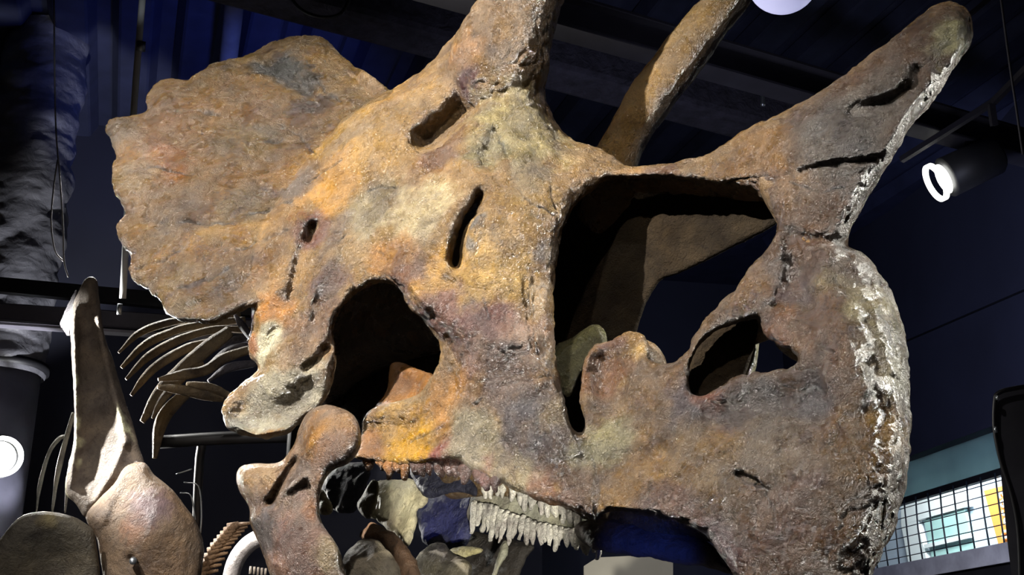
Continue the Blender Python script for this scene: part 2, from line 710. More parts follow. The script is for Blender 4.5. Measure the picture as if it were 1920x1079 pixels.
# deck ribs under the ceiling
Rd = np.array([-.31, .951, 0.0]); Rd /= np.linalg.norm(Rd)
Rs = np.array([Rd[1], -Rd[0], 0.0])
anchor = on_z(140, 100, ZC)
rib_me = None
for k in range(-5, 22):
    c = anchor + Rs * (.345 * k)
    c = c - Rd * (c[1] - 5.2) / Rd[1]
    L = 4.2
    w0, w1, h = .135, .085, .09
    if rib_me is None:
        V = []
        for sy in (-1, 1):
            V += [Rs * -w0 + Rd * sy * L, Rs * w0 + Rd * sy * L, Rs * w1 - Up * h + Rd * sy * L, Rs * -w1 - Up * h + Rd * sy * L]
        F = [(0, 1, 2, 3), (7, 6, 5, 4), (0, 4, 5, 1), (1, 5, 6, 2), (2, 6, 7, 3), (3, 7, 4, 0)]
        ro = put('deck_rib', (np.array(V), F), M['deck'], None, False, .01, 1)
        rib_me = ro.data
    else:
        ro = bpy.data.objects.new('deck_rib', rib_me)
        COL.objects.link(ro)
    ro.parent = ceil
    ro.location = Vector((c[0], c[1], ZC))

# beams
a, b = on_z(150, -140, 4.9), on_z(1560, 250, 4.9)
o = put('ceiling_beam', bar_geo(a, b, .26, .3), M['sprayed'], None, False, .04)
tag(o, 'rough sprayed fireproofed ceiling beam passing behind the brow horns', 'beam')
a, b = on_z(560, -110, 4.55), on_z(2000, 300, 4.55)
bm2 = thing('ceiling_beam', (a + b) / 2, 'smooth dark steel ceiling beam carrying the lamp on the right', 'beam')
put('web', bar_geo(a, b, .03, .16), M['beam'], bm2)
for dz in (-.08, .08):
    put('flange', bar_geo(a + Up * dz, b + Up * dz, .13, .02), M['beam'], bm2, False, .004, 1)
t2 = (b - a) / np.linalg.norm(b - a)
pa = P(1428, 152, 6.2)
cp = thing('conduit', pa, 'thin metal conduit with a bend under the steel ceiling beam', 'conduit')
q0, q1, q2 = P(1430, 200, 6.2), P(1430, 156, 6.2), P(1540, 192, 6.2)
put('pipe', tube_geo([q0, q0 * .3 + q1 * .7, q1 + (q2 - q1) * .04, q2 * .3 + q1 * .7, q2], [.014] * 5, 10, 5), M['steel'], cp, True)
put('coupling', tube_geo([q1 + Up * .0 - (q2 - q1) * .03, q1 + (q2 - q1) * .05], [.024, .024], 10, 1), M['steel'], cp, True)
o = put('ceiling_conduit', tube_geo([on_z(446, -60, 4.95), on_z(428, 112, 4.95), on_z(415, 200, 4.95)], [.05] * 3, 14, 3), plain('grey_pipe', lin(95, 95, 100), .6), None, True)
tag(o, 'grey pipe running along the ceiling above the scalloped frill', 'pipe')
o = put('ceiling_cable', tube_geo([P(540, -10, 5.2), P(565, 18, 5.2), P(600, 32, 5.2), P(635, 28, 5.2), P(652, 5, 5.2), P(655, -25, 5.2)], [.008] * 6, 8, 5),
        plain('black_cable', lin(25, 25, 34), .4), None, True)
tag(o, 'black cable looping down in front of the sprayed ceiling beam', 'cable')
# bars and cables in the upper right corner
for lab, pts, r in (('thin dark suspension cable hanging in the upper right corner', [P(1873, -30, 5.6), P(1893, 120, 5.6), P(1905, 200, 5.6), P(1918, 290, 5.6)], .006),):
    tag(put('suspension_cable', tube_geo(pts, [r] * len(pts), 8, 4), M['beam'], None, True), lab, 'cable')
tr = thing('handrail', P(1860, 180, 6.0), 'dark slanting metal bar with short posts above the right wall', 'bar')
put('bar', bar_geo(P(1690, 300, 6.4), P(1862, 192, 6.0), .03, .03), M['beam'], tr)
put('bar', bar_geo(P(1862, 192, 6.0), P(1935, 118, 5.8), .03, .03), M['beam'], tr)
put('post', bar_geo(P(1858, 195, 6.0), P(1864, 236, 6.0), .03, .03, (0, 1, 0)), M['beam'], tr)
tag(put('ceiling_rod', bar_geo(P(1815, 30, 5.8), P(1870, -15, 5.8), .02, .02), M['beam'], None), 'short dark rod beside the tip of the nose horn', 'rod')

# globe lamp at the top
gl = thing('globe_lamp', P(1468, -42, 5.0), 'pale violet-white globe lamp cut off by the top edge', 'lamp')
ring = []
bm = bmesh.new()
bmesh.ops.create_uvsphere(bm, u_segments=40, v_segments=24, radius=.155)
me = bpy.data.meshes.new('globe')
bm.to_mesh(me); bm.free()
mg = plain('lamp_glass', lin(200, 200, 235), .3, emit=lin(188, 190, 232), strength=.75, var=.05)
g = link('globe', me, mg, gl)
g.location = (0, 0, 0)
put('stem', bar_geo(P(1468, -42, 5.0) + Up * .15, P(1468, -42, 5.0) + Up * .9, .02, .02, (0, 1, 0)), M['black_metal'], gl)


def track_lamp(c, target, R, L, label, glow, strength, hang=True, stand=False):
    c = np.asarray(c, float)
    ax = np.asarray(target, float) - c
    ax /= np.linalg.norm(ax)
    t = thing('track_spotlight', c, label, 'spotlight', None)
    put('can', tube_geo([c - ax * L, c - ax * (L - .02), c - ax * .05], [R * .8, R * .95, R], 32, 1), plain('lamp_can', lin(46, 46, 48), .5), t, True)
    e1 = np.cross(ax, Up); e1 /= np.linalg.norm(e1)
    e2 = np.cross(e1, ax)
    # lens disc set inside a ring
    k = 40
    V = [c - ax * .03 + (e1 * math.cos(6.2832 * i / k) + e2 * math.sin(6.2832 * i / k)) * R * .75 for i in range(k)] + [c - ax * .028]
    F = [(i, (i + 1) % k, k) for i in range(k)]
    lens = put('lens', (np.array(V), F), plain('lamp_lens', (.9, .9, .85), .3, emit=(1, 1, .93), strength=strength, var=.02), t)
    V, F = [], []
    for i in range(k):
        d = e1 * math.cos(6.2832 * i / k) + e2 * math.sin(6.2832 * i / k)
        V += [c + d * R * .78 + ax * .004, c + d * R * .78 + ax * .03, c + d * R * .96 + ax * .03, c + d * R * .96 + ax * .004]
    for i in range(k):
        j = (i + 1) % k
        for q in range(4):
            F.append((i * 4 + q, j * 4 + q, j * 4 + (q + 1) % 4, i * 4 + (q + 1) % 4))
    put('rim', (np.array(V), F), plain('lit_rim', (.9, .9, .85), .3, emit=(1, 1, .9), strength=glow, var=.02), t, True)
    if hang:
        m_ = c - ax * L * .55
        put('yoke', bar_geo(m_ + Up * R * .9, np.array([m_[0], m_[1], 4.5]), .03, .02, (0, 1, 0)), M['black_metal'], t)
        put('knob', tube_geo([m_ + e1 * R * .95, m_ + e1 * (R + .04)], [.025, .025], 12, 1), M['black_metal'], t)
    if stand:
        m_ = c - ax * L * .6
        put('stand', bar_geo(m_ - Up * R * .8, np.array([m_[0], m_[1], 0]), .04, .04, (0, 1, 0)), M['black_metal'], t)
    return t


lc = P(1760, 340, 6.4)
track_lamp(lc, lc + np.array([-.92, .10, -.42]), .115, .36, 'black cylindrical track spotlight with lit white rim on the right', 2.2, 8)
ll = P(2, 857, 5.6)
track_lamp(ll, ll + np.array([.72, -1.0, -.1]), .10, .28, 'glaring white spotlight at the left edge beside the bones', 18, 60, False, True)
spot('glaring_spotlight_beam', tuple(ll + np.array([.06, -.09, 0])), tuple(P(330, 820, 4.5)), 420, (1, .97, .9), 100, .06)

# hanging steel rod, wires, rail, wrapped column on the left
rod = thing('hanging_rod', P(248, 280, 5.2), 'slim galvanised steel rod hanging behind the scalloped frill', 'rod')
put('rod', tube_geo([P(270, -40, 5.2), P(250, 220, 5.2), P(230, 560, 5.2)], [.015] * 3, 12, 4), plain('zinc_coating', lin(185, 188, 190), .35, var=.1), rod, True)
put('coupling', tube_geo([P(264.5, 78, 5.2), P(263.5, 96, 5.2)], [.021] * 2, 12, 1), M['steel'], rod, True)
put('rod_end', tube_geo([P(225, 570, 5.2), P(223, 590, 5.2)], [.011] * 2, 12, 1), M['steel'], rod, True)
w1 = tube_geo([P(101, -20, 5.0), P(104, 220, 5.0), P(112, 330, 5.0), P(118, 420, 5.0), P(120, 488, 5.0), P(128, 520, 5.0)], [.0035] * 6, 6, 5)
w2 = tube_geo([P(108, 300, 5.0), P(101, 350, 5.0), P(96, 415, 5.0), P(103, 470, 5.0), P(119, 490, 5.0)], [.0035] * 5, 6, 5)
o = put('hanging_wire', join(w1, w2), plain('grey_wire', lin(120, 120, 125), .4), None, True)
tag(o, 'thin grey wire with a narrow loop hanging beside the wrapped column', 'wire')

cc = P(28, 500, 6.3)
colm = thing('wrapped_column', (cc[0], cc[1], 0), 'round column wrapped in wrinkled black plastic at the left edge', 'column')
seg, rows = 72, 260
zt, zb = ZC - .02, P(30, 725, 6.3)[2]
V = []
for j in range(rows + 1):
    z = zb + (zt - zb) * j / rows
    for i in range(seg):
        an = 2 * math.pi * i / seg
        V.append((cc[0] + .225 * math.cos(an), cc[1] + .225 * math.sin(an), z))
V = np.array(V)
q = V * np.array([3.2, 3.2, 6.0])
nrm = (V - np.array([cc[0], cc[1], 0])) * np.array([1, 1, 0]) / .225
V = V + nrm * (.02 * fbm(q, 1.6, 4, 3) + .05 * (np.abs(fbm(q, .8, 3, 8)) - .2))[:, None]
F = [(j * seg + i, j * seg + (i + 1) % seg, (j + 1) * seg + (i + 1) % seg, (j + 1) * seg + i) for j in range(rows) for i in range(seg)]
put('wrap', (V, F), plain('black_plastic_wrap', lin(92, 92, 98), .42, bump=.5, bscale=14), colm, True)
put('shaft', tube_geo([(cc[0], cc[1], 0), (cc[0], cc[1], zb + .1)], [.205, .205], 48, 1), plain('grey_column', lin(78, 78, 92), .6), colm, True)
zr = P(30, 708, 6.3)[2]
put('strap', tube_geo([(cc[0], cc[1], zr - .02), (cc[0], cc[1], zr + .02)], [.243, .243], 48, 1), M['black_metal'], colm, True)

rail = thing('lighting_rail', P(150, 575, 5.7), 'black double lighting rail crossing in front of the wrapped column', 'rail')
put('pipe', bar_geo(P(-60, 530, 5.9), P(520, 585, 5.7), .05, .075), M['black_metal'], rail)
put('channel', bar_geo(P(-60, 582, 5.85), P(520, 622, 5.65), .06, .085), plain('grey_channel', lin(62, 60, 68), .5), rail, False, .006, 1)
put('strip', bar_geo(P(-60, 606, 5.8), P(520, 644, 5.6), .07, .012), plain('pale_strip', lin(100, 98, 108), .5), rail)

# ------------------------------------------------------------------ window in the right wall, with what is seen through it
def poly_on(pxs, off, thick):
    A_ = np.array([rw(x, y, off) for x, y in pxs])
    B_ = A_ + nR * thick
    n = len(pxs)
    F = [tuple(range(n)), tuple(range(2 * n - 1, n - 1, -1))] + [(i, i + n, (i + 1) % n + n, (i + 1) % n) for i in range(n)]
    return np.vstack([A_, B_]), F


win = structure(thing('window_1', rw(1780, 950), '', ''))
for k_ in ('label', 'category'):
    del win[k_]


def sz(s, z, off=0.0):
    p = CORNER - Bd * s + nR * (off + np.dot(WR0 - CORNER, nR))
    return np.array([p[0], p[1], z])


def sbar(sa, za, sb, zb_, wid, hei, off):
    return bar_geo(sz(sa, za, off), sz(sb, zb_, off), wid, hei)


M['sill'] = plain('grey_sill', lin(150, 152, 162), .6)
zsill = z0
put('window_sill', sbar(s0, zsill - .06, s1, zsill - .06, .16, .12, .04), M['sill'], win)
zrail = rw(1780, 913)[2]
put('window_frame', sbar(s0, zrail, s1, zrail, .05, .045, .03), M['black_metal'], win)
put('window_frame', sbar(s0, zsill - .19, s1, zsill - .19, .12, .13, .05), M['black_metal'], win)
put('blind', box_geo(sz((s0 + s1) / 2, (zrail + z1) / 2, .12), (Bd, Ad, Up), ((s1 - s0) / 2, .01, (z1 - zrail) / 2)),
    translucent('teal_blind', lin(128, 146, 146)), win)
wire_m = plain('dark_wire', lin(24, 34, 44), .5)
put('pane', box_geo(sz((s0 + s1) / 2, (zrail + zsill) / 2, .09), (Bd, Ad, Up), ((s1 - s0) / 2, .003, (zrail - zsill) / 2)), glass('window_glass'), win)
hv = .165
sv = s0 + .05
while sv < s1:
    a_, b_ = sz(sv, zsill - .0, .0), sz(sv, zrail, .0)
    put('mesh_wire', tube_geo([a_, a_ * .5 + b_ * .5 + nR * random.uniform(-.01, .01), b_], [.006] * 3, 6, 2), wire_m, win, True)
    sv += hv
zz = zsill + .05
while zz < zrail:
    put('mesh_wire', tube_geo([sz(s0, zz, .0), sz(s1, zz, .0)], [.0035] * 2, 6, 1), wire_m, win, True)
    zz += .068

OFF = 1.3
fac = thing('building_facade', rw(1780, 1000, OFF), 'bright pale building front seen through the wire mesh window', 'building')
fm = plain('pale_facade', lin(205, 215, 232), .8, var=.04)
put('wall', poly_on([(1400, 1500), (2400, 1300), (2400, 500), (1400, 700)], OFF, .1), fm, fac)
wm = plain('white_paint', lin(250, 250, 250), .6, var=.02)
put('frame', poly_on([(1690, 950), (1808, 916), (1815, 950), (1690, 985)], OFF - .06, .05), wm, fac)
put('frame', poly_on([(1690, 985), (1720, 977), (1740, 1060), (1706, 1068)], OFF - .06, .05), wm, fac)
put('pane', poly_on([(1732, 976), (1808, 955), (1832, 1040), (1750, 1060)], OFF - .04, .03), plain('mint_glass', lin(190, 225, 220), .2, var=.05), fac)
put('frame', poly_on([(1732, 1022), (1818, 1002), (1820, 1009), (1734, 1029)], OFF - .07, .03), wm, fac)
# ground sign
sign = thing('street_banner', rw(1880, 970, OFF - .1), 'orange banner with upright white lettering outside the window', 'banner')
om = plain('orange_banner', lin(238, 150, 70), .7, var=.04)
put('cloth', poly_on([(1845, 921), (1960, 890), (1990, 992), (1873, 1024)], OFF - .1, .02), om, sign)
cu = bpy.data.curves.new('lettering', 'FONT')
cu.body = 'Resea'
cu.extrude = .002
cu.size = 1.0
lt = bpy.data.objects.new('lettering', cu)
COL.objects.link(lt)
dg = bpy.context.evaluated_depsgraph_get()
tme = bpy.data.meshes.new_from_object(lt.evaluated_get(dg))
bpy.data.objects.remove(lt)
pR, pTop, pLeft = rw(1904, 1009, OFF - .115), rw(1886, 917, OFF - .115), rw(1880, 1015, OFF - .115)
ex = (pTop - pR); Lx = np.linalg.norm(ex); ex /= Lx
ey = (pLeft - pR); Ly = np.linalg.norm(ey); ey /= Ly
ez = np.cross(ex, ey)
tv = np.empty(len(tme.vertices) * 3)
tme.vertices.foreach_get('co', tv)
tv = tv.reshape(-1, 3)
sx_ = Lx / tv[:, 0].max()
sy_ = Ly / .72
W_ = pR + tv[:, :1] * sx_ * ex + tv[:, 1:2] * sy_ * ey + tv[:, 2:3] * ez
tme.vertices.foreach_set('co', W_.ravel())
tme.update()
link('lettering', tme, plain('white_lettering', lin(250, 250, 250), .6, var=.01), sign, False)
s2 = thing('street_banner', rw(1900, 1075, OFF - .1), 'orange blue and white poster edge under the window sill', 'banner')
put('cloth', poly_on([(1780, 1090), (1990, 1035), (1990, 1120), (1780, 1130)], OFF - .1, .02), plain('white_poster', lin(245, 248, 245), .7, var=.02), s2)
put('stripe', poly_on([(1882, 1068), (1990, 1039), (1990, 1060), (1915, 1078), (1896, 1086)], OFF - .115, .01), om, s2)
put('stripe', poly_on([(1882, 1068), (1900, 1074), (1990, 1062), (1990, 1072), (1915, 1082), (1874, 1095)], OFF - .125, .008), plain('blue_print', lin(20, 130, 200), .7, var=.02), s2)
# daylight outside
ar = bpy.data.lights.new('daylight', 'AREA')
ar.energy, ar.size, ar.size_y, ar.shape, ar.color = 210, 3.0, .5, 'RECTANGLE', (.88, .97, 1.0)
ao = bpy.data.objects.new('daylight', ar)
COL.objects.link(ao)
ao.location = Vector(sz((s0 + s1) / 2, z1 + .75, .45))
aim(ao, tuple(sz((s0 + s1) / 2, zsill, OFF)))

# black panel with cable at the right edge
pn = thing('black_display_panel', P(1900, 1079, 4.6), 'tall black panel with a cable draped down its edge at right', 'panel')
Q = [(1866, 742), (1872, 735), (1990, 715), (2010, 1200), (1912, 1200), (1888, 1010), (1868, 800)]
A_ = np.array([P(x, y, 4.6) for x, y in Q])
B_ = A_ + np.array([.17, .25, .05])
n = len(Q)
put('body', (np.vstack([A_, B_]), [tuple(range(n)), tuple(range(2 * n - 1, n - 1, -1))] + [(i, i + n, (i + 1) % n + n, (i + 1) % n) for i in range(n)]),
    plain('black_casing', lin(70, 70, 78), .45), pn, False)
put('cable', tube_geo([P(1990, 716, 4.55), P(1900, 729, 4.55), P(1872, 738, 4.55), P(1866, 752, 4.55), P(1865, 800, 4.55), P(1876, 860, 4.55), P(1898, 930, 4.55), P(1910, 1000, 4.55), P(1914, 1100, 4.55)],
                      [.009] * 9, 8, 6), M['black_metal'], pn, True)
put('clip', tube_geo([P(1870, 742, 4.52), P(1871, 750, 4.52)], [.008, .008], 8, 1), M['steel'], pn, True)
put('clip', tube_geo([P(1866, 800, 4.52), P(1868, 812, 4.52)], [.006, .006], 8, 1), M['steel'], pn, True)
put('stand', bar_geo(P(1960, 1150, 4.65), np.array([*P(1960, 1150, 4.65)[:2], 0]), .06, .06, (0, 1, 0)), M['black_metal'], pn)

# exhibit board far behind, under the beak
eb = thing('exhibit_board', P(1180, 1100, 7.0), 'beige exhibit board glimpsed below the blue-lit jaw bone', 'board')
Q = [(1095, 1062), (1120, 1046), (1250, 1040), (1262, 1052), (1262, 1180), (1095, 1180)]
A_ = np.array([P(x, y, 7.0) for x, y in Q])
B_ = A_ + np.array([0, .06, 0])
n = len(Q)
put('board', (np.vstack([A_, B_]), [tuple(range(n)), tuple(range(2 * n - 1, n - 1, -1))] + [(i, i + n, (i + 1) % n + n, (i + 1) % n) for i in range(n)]),
    plain('beige_board', lin(205, 200, 180), .7, var=.05), eb)
put('leg', bar_geo(P(1180, 1180, 7.03), np.array([*P(1180, 1180, 7.03)[:2], 0]), .06, .06, (0, 1, 0)), M['black_metal'], eb)

# ================================================================== the skull
FACE = [(735, 165), (778, 140), (808, 116), (830, 88), (858, 60), (900, 40), (980, 40), (1018, 80), (1022, 160), (1028, 195), (1050, 237), (1078, 262), (1110, 275), (1140, 290), (1166, 306),
        (1195, 310), (1240, 308), (1290, 300), (1340, 280), (1390, 250), (1440, 225), (1500, 190), (1560, 155), (1620, 115), (1680, 68), (1735, 20), (1765, 5), (1795, 4),
        (1815, 20), (1824, 50), (1818, 85), (1795, 120), (1772, 160), (1742, 200), (1705, 250), (1665, 312), (1630, 370), (1605, 415), (1592, 448),
        (1592, 463), (1615, 473), (1640, 494), (1662, 525), (1682, 572), (1697, 625), (1706, 690), (1710, 770), (1706, 850), (1696, 930), (1680, 990), (1655, 1040), (1635, 1085),
        (1590, 1180), (1520, 1280), (1470, 1300), (1430, 1240), (1400, 1140), (1375, 1079), (1350, 1040), (1318, 1002), (1260, 978), (1200, 968), (1140, 962), (1122, 982), (1100, 970),
        (1062, 952), (1030, 946), (985, 930), (940, 908), (905, 898), (880, 884), (850, 866), (800, 872), (760, 876), (715, 872), (680, 866), (663, 858), (674, 826), (682, 782), (705, 764),
        (745, 752), (785, 738), (806, 712), (820, 690), (827, 655), (820, 630), (795, 604), (768, 580), (752, 552), (735, 538), (708, 534), (680, 545), (655, 566), (637, 592), (628, 625),
        (633, 655), (628, 692), (612, 752), (560, 800), (528, 820), (490, 826), (450, 816), (424, 796), (416, 768), (426, 744), (452, 720), (482, 692), (468, 668), (465, 640), (472, 605),
        (470, 575), (462, 530), (470, 470), (490, 410), (525, 360), (560, 318), (600, 268), (645, 220), (690, 190)]
NARIS = [(1165, 336), (1230, 334), (1290, 341), (1350, 347), (1400, 354), (1430, 376), (1446, 405), (1451, 426), (1438, 462), (1420, 484), (1400, 508), (1378, 543), (1350, 568),
         (1320, 598), (1297, 632), (1290, 658), (1268, 674), (1246, 682), (1224, 676), (1216, 645), (1202, 624), (1172, 622), (1146, 638), (1110, 645), (1092, 672), (1089, 710),
         (1090, 760), (1096, 795), (1086, 810), (1070, 795), (1058, 745), (1048, 690), (1042, 640), (1040, 580), (1043, 515), (1052, 450), (1070, 402), (1098, 366), (1130, 345)]
SMALLH = [(1420, 600), (1426, 626), (1450, 645), (1480, 657), (1496, 674), (1482, 690), (1440, 697), (1392, 698), (1350, 720), (1320, 738), (1296, 733), (1296, 690), (1312, 652), (1348, 622), (1388, 606)]
ORBIT = [(901, 368), (890, 384), (872, 410), (858, 443), (850, 474), (848, 494), (856, 499), (863, 477), (869, 447), (878, 423), (891, 400)]
WF = [(735, 175, .25), (800, 150, .24), (870, 120, .23), (940, 130, .22), (860, 70, .2), (960, 60, .2), (1010, 150, .15), (1022, 190, .13), (1055, 245, .10), (1110, 283, .085), (1145, 298, .07), (1166, 320, .085),
      (700, 230, .31), (780, 230, .30), (860, 260, .29), (700, 300, .32), (800, 330, .32), (880, 330, .315), (850, 420, .335), (925, 440, .30), (950, 350, .27), (950, 230, .22), (1000, 280, .19),
      (1080, 320, .14), (1000, 400, .245), (640, 300, .325), (650, 400, .345), (750, 450, .345), (560, 400, .37), (600, 480, .375), (680, 500, .35), (540, 330, .33), (500, 450, .41), (520, 520, .415),
      (480, 560, .43), (490, 620, .42), (475, 660, .40), (550, 600, .39), (600, 620, .375), (570, 700, .40), (440, 770, .44), (500, 810, .415), (520, 740, .41), (600, 730, .37), (660, 550, .36),
      (780, 560, .315), (830, 620, .285), (900, 560, .285), (900, 680, .26), (980, 500, .25), (1030, 480, .205), (1032, 600, .195), (1000, 650, .225), (850, 720, .235), (930, 780, .235),
      (760, 790, .205), (700, 820, .205), (800, 840, .215), (880, 860, .215), (950, 880, .21), (1000, 900, .205), (1060, 930, .185), (1050, 820, .195), (1110, 960, .165), (1060, 740, .175), (1080, 820, .155),
      (1120, 850, .14), (1150, 790, .105), (1120, 720, .075), (1180, 650, .06), (1200, 720, .085), (1250, 740, .10), (1250, 800, .105), (1200, 900, .14), (1300, 900, .14), (1400, 860, .125), (1350, 780, .095),
      (1450, 780, .085), (1530, 760, .085), (1580, 850, .11), (1500, 900, .125), (1400, 950, .135), (1600, 700, .10), (1650, 700, .065), (1685, 800, .05), (1650, 900, .085), (1660, 980, .055),
      (1600, 1000, .095), (1500, 1050, .11), (1400, 1040, .12), (1520, 1220, .07), (1620, 1060, .06), (1250, 950, .135),
      (1460, 470, .075), (1400, 540, .085), (1320, 630, .095), (1275, 690, .09), (1430, 620, .075), (1500, 600, .085), (1560, 550, .08), (1615, 520, .05), (1600, 600, .09), (1480, 530, .06), (1660, 590, .05),
      (1480, 390, .085), (1560, 390, .085), (1500, 300, .10), (1600, 260, .10), (1560, 200, .09), (1700, 140, .09), (1775, 60, .075), (1400, 290, .075), (1320, 315, .065), (1230, 325, .075), (1440, 330, .08), (1640, 320, .07)]
ERF = [(700, 220, .05, .07), (560, 320, .03, .04), (500, 500, .03, .03), (850, 130, .06, .06), (1015, 140, .07, .06), (1060, 245, .08, .07), (1140, 290, .07, .06), (700, 400, .035, .035), (900, 500, .035, .035),
       (1040, 500, .032, .028), (1050, 700, .03, .025), (640, 600, .035, .04), (740, 540, .035, .045), (820, 640, .04, .06), (800, 720, .045, .07), (600, 720, .03, .03), (430, 770, .035, .03), (500, 820, .035, .03), (700, 770, .04, .04),
       (700, 860, .03, .03), (850, 860, .03, .025), (1000, 930, .03, .03), (1110, 970, .03, .025), (1230, 320, .05, .025), (1350, 315, .055, .03), (1440, 340, .07, .05), (1400, 270, .075, .07),
       (1480, 380, .08, .06), (1560, 300, .095, .12), (1640, 200, .09, .12), (1760, 80, .08, .11), (1620, 380, .07, .05), (1690, 250, .08, .05), (1500, 200, .09, .1), (1590, 450, .07, .06),
       (1450, 450, .04, .03), (1390, 520, .035, .03), (1300, 640, .035, .025), (1250, 690, .035, .03), (1180, 640, .03, .025), (1100, 720, .03, .02), (1090, 800, .025, .015), (1430, 640, .03, .03), (1480, 680, .03, .02), (1350, 730, .03, .02), (1400, 610, .03, .025),
       (1640, 530, .06, .09), (1690, 650, .07, .10), (1705, 780, .075, .10), (1690, 930, .075, .10), (1640, 1060, .07, .09), (1560, 800, .06, .05), (1400, 900, .04, .03), (1250, 970, .04, .04), (1340, 1020, .045, .05), (1500, 1280, .06, .06), (1400, 1150, .05, .05)]
FEATF = [  # (line, radius px, height m): ridges and hollows of the bone
    ([(900, 168), (878, 200), (845, 230), (806, 262)], 30, -.09),            # deep groove behind the horn
    ([(915, 185), (888, 228), (838, 270), (800, 292)], 12, .03),             # ridge below that groove
    ([(930, 250), (910, 290), (915, 305)], 14, -.022), ([(930, 170), (960, 230), (1010, 280)], 22, -.012),
    ([(903, 368), (880, 402), (863, 440), (853, 490)], 9, -.022),             # orbit
    ([(898, 410), (886, 448), (872, 480)], 9, .006), ([(912, 390), (905, 450), (885, 500)], 9, -.004), ([(846, 400), (838, 450), (840, 500)], 16, .012),
    ([(590, 420), (583, 445), (565, 470), (555, 520), (545, 565)], 10, -.009), ([(588, 425), (582, 445)], 10, -.03),
    ([(560, 400), (545, 470), (520, 540)], 14, .012), ([(625, 470), (590, 540), (560, 640)], 16, .014),
    ([(560, 320), (590, 290), (640, 250), (690, 225)], 18, -.012),
    ([(655, 540), (620, 590), (590, 660)], 12, .012), ([(600, 560), (590, 600), (600, 650)], 10, -.005),
    ([(612, 655), (590, 680), (575, 690)], 8, -.02),
    ([(470, 765), (500, 780), (545, 765), (580, 730)], 34, -.035), ([(445, 780), (470, 795)], 20, -.022),  # cup of the jaw joint
    ([(418, 768), (430, 795), (480, 815), (540, 805)], 8, .016),
    ([(480, 620), (500, 650), (520, 620)], 14, -.012),
    ([(740, 520), (790, 560), (850, 610), (930, 640), (990, 640)], 22, .012), ([(770, 535), (800, 575)], 10, .014),
    ([(840, 640), (860, 680), (840, 730)], 20, -.02), ([(960, 700), (1010, 760), (1050, 830), (1100, 890)], 26, -.014),
    ([(1000, 680), (1050, 740), (1068, 800), (1085, 850)], 10, .012),
    ([(985, 520), (990, 580), (1000, 650)], 4, -.008), ([(990, 520), (998, 600), (1008, 660)], 5, .007),
    ([(700, 800), (770, 800), (830, 780)], 20, -.012), ([(670, 860), (760, 862), (850, 850)], 14, .012),
    ([(1480, 500), (1500, 540), (1520, 580)], 18, -.02), ([(1455, 440), (1470, 500), (1440, 560)], 14, .012),
    ([(1540, 490), (1560, 560), (1590, 650), (1620, 740)], 18, .01), ([(1620, 560), (1640, 650), (1660, 760), (1655, 880)], 14, -.005),
    ([(1350, 780), (1440, 760), (1530, 745)], 34, -.028), ([(1560, 720), (1575, 770), (1550, 820)], 14, .012), ([(1250, 830), (1400, 830), (1540, 800)], 18, .008),
    ([(1384, 888), (1410, 902), (1440, 920)], 6, -.03), ([(1445, 920), (1450, 960), (1470, 1000)], 4, -.006),
    ([(1090, 860), (1130, 870), (1240, 850)], 20, -.012), ([(1120, 880), (1118, 930), (1125, 975)], 7, -.012), ([(1140, 950), (1250, 962), (1330, 1000)], 10, .01),
    ([(1150, 640), (1180, 700), (1182, 760)], 6, .012), ([(1130, 680), (1140, 760)], 22, -.014), ([(1215, 690), (1240, 720)], 10, -.012),
    ([(1500, 320), (1560, 308), (1640, 300)], 5, -.018), ([(1720, 130), (1715, 160), (1660, 190), (1600, 210)], 14, -.03), ([(1600, 180), (1680, 170)], 10, .008),
    ([(1740, 150), (1700, 210), (1660, 280)], 12, .012), ([(1395, 355), (1440, 400), (1460, 430)], 10, .012), ([(1465, 430), (1500, 445), (1590, 455)], 9, -.02),
    ([(1795, 20), (1800, 90), (1770, 140)], 12, .01), ([(1800, 110), (1790, 125)], 5, -.01), ([(1415, 350), (1480, 330)], 5, -.01),
]
# cracks, also stained dark
CRACKS = [[(380, 207), (395, 212), (412, 218)], [(545, 375), (500, 390), (440, 412)], [(570, 345), (610, 320), (640, 300)], [(520, 230), (560, 250), (590, 290)], [(690, 355), (715, 350), (740, 355)],
          [(300, 420), (350, 415), (400, 420), (460, 410)], [(280, 310), (320, 320), (360, 330)], [(250, 500), (300, 490), (335, 470)], [(580, 120), (600, 160), (640, 190)],
          [(990, 520), (992, 570), (1000, 620), (1008, 665)], [(985, 370), (1010, 385), (1040, 400)], [(1030, 330), (1035, 370), (1040, 390)], [(1500, 322), (1560, 308), (1640, 300)],
          [(1330, 360), (1380, 340), (1440, 332)], [(830, 805), (870, 780), (900, 745)], [(770, 830), (800, 810), (830, 800)], [(930, 250), (950, 290)], [(1384, 888), (1410, 902), (1440, 920), (1450, 950), (1455, 990)],
          [(1110, 860), (1120, 900), (1118, 940), (1124, 980)], [(620, 460), (640, 450), (650, 440)], [(500, 265), (530, 262)], [(1480, 340), (1540, 360), (1580, 350)],
          [(1230, 60), (1210, 110), (1180, 160)], [(700, 470), (720, 480)], [(905, 560), (915, 600)], [(1530, 640), (1560, 660)], [(440, 470), (490, 455), (540, 430)], [(330, 540), (380, 530), (430, 500)]]
FRILL = [(470, 578), (432, 592), (392, 606), (350, 603), (316, 593), (300, 568), (285, 552), (262, 537), (243, 522), (237, 502), (242, 482), (226, 462), (216, 436), (219, 416), (230, 404),
         (226, 384), (214, 362), (207, 334), (210, 308), (216, 290), (208, 266), (196, 246), (199, 228), (212, 218), (232, 216), (262, 211), (271, 203), (272, 180), (285, 160), (305, 147), (330, 146),
         (346, 150), (372, 134), (400, 119), (432, 112), (470, 100), (510, 80), (550, 70), (592, 68), (612, 76), (632, 96), (660, 118), (690, 138), (715, 156), (760, 200), (790, 300), (720, 420), (620, 520), (540, 570)]
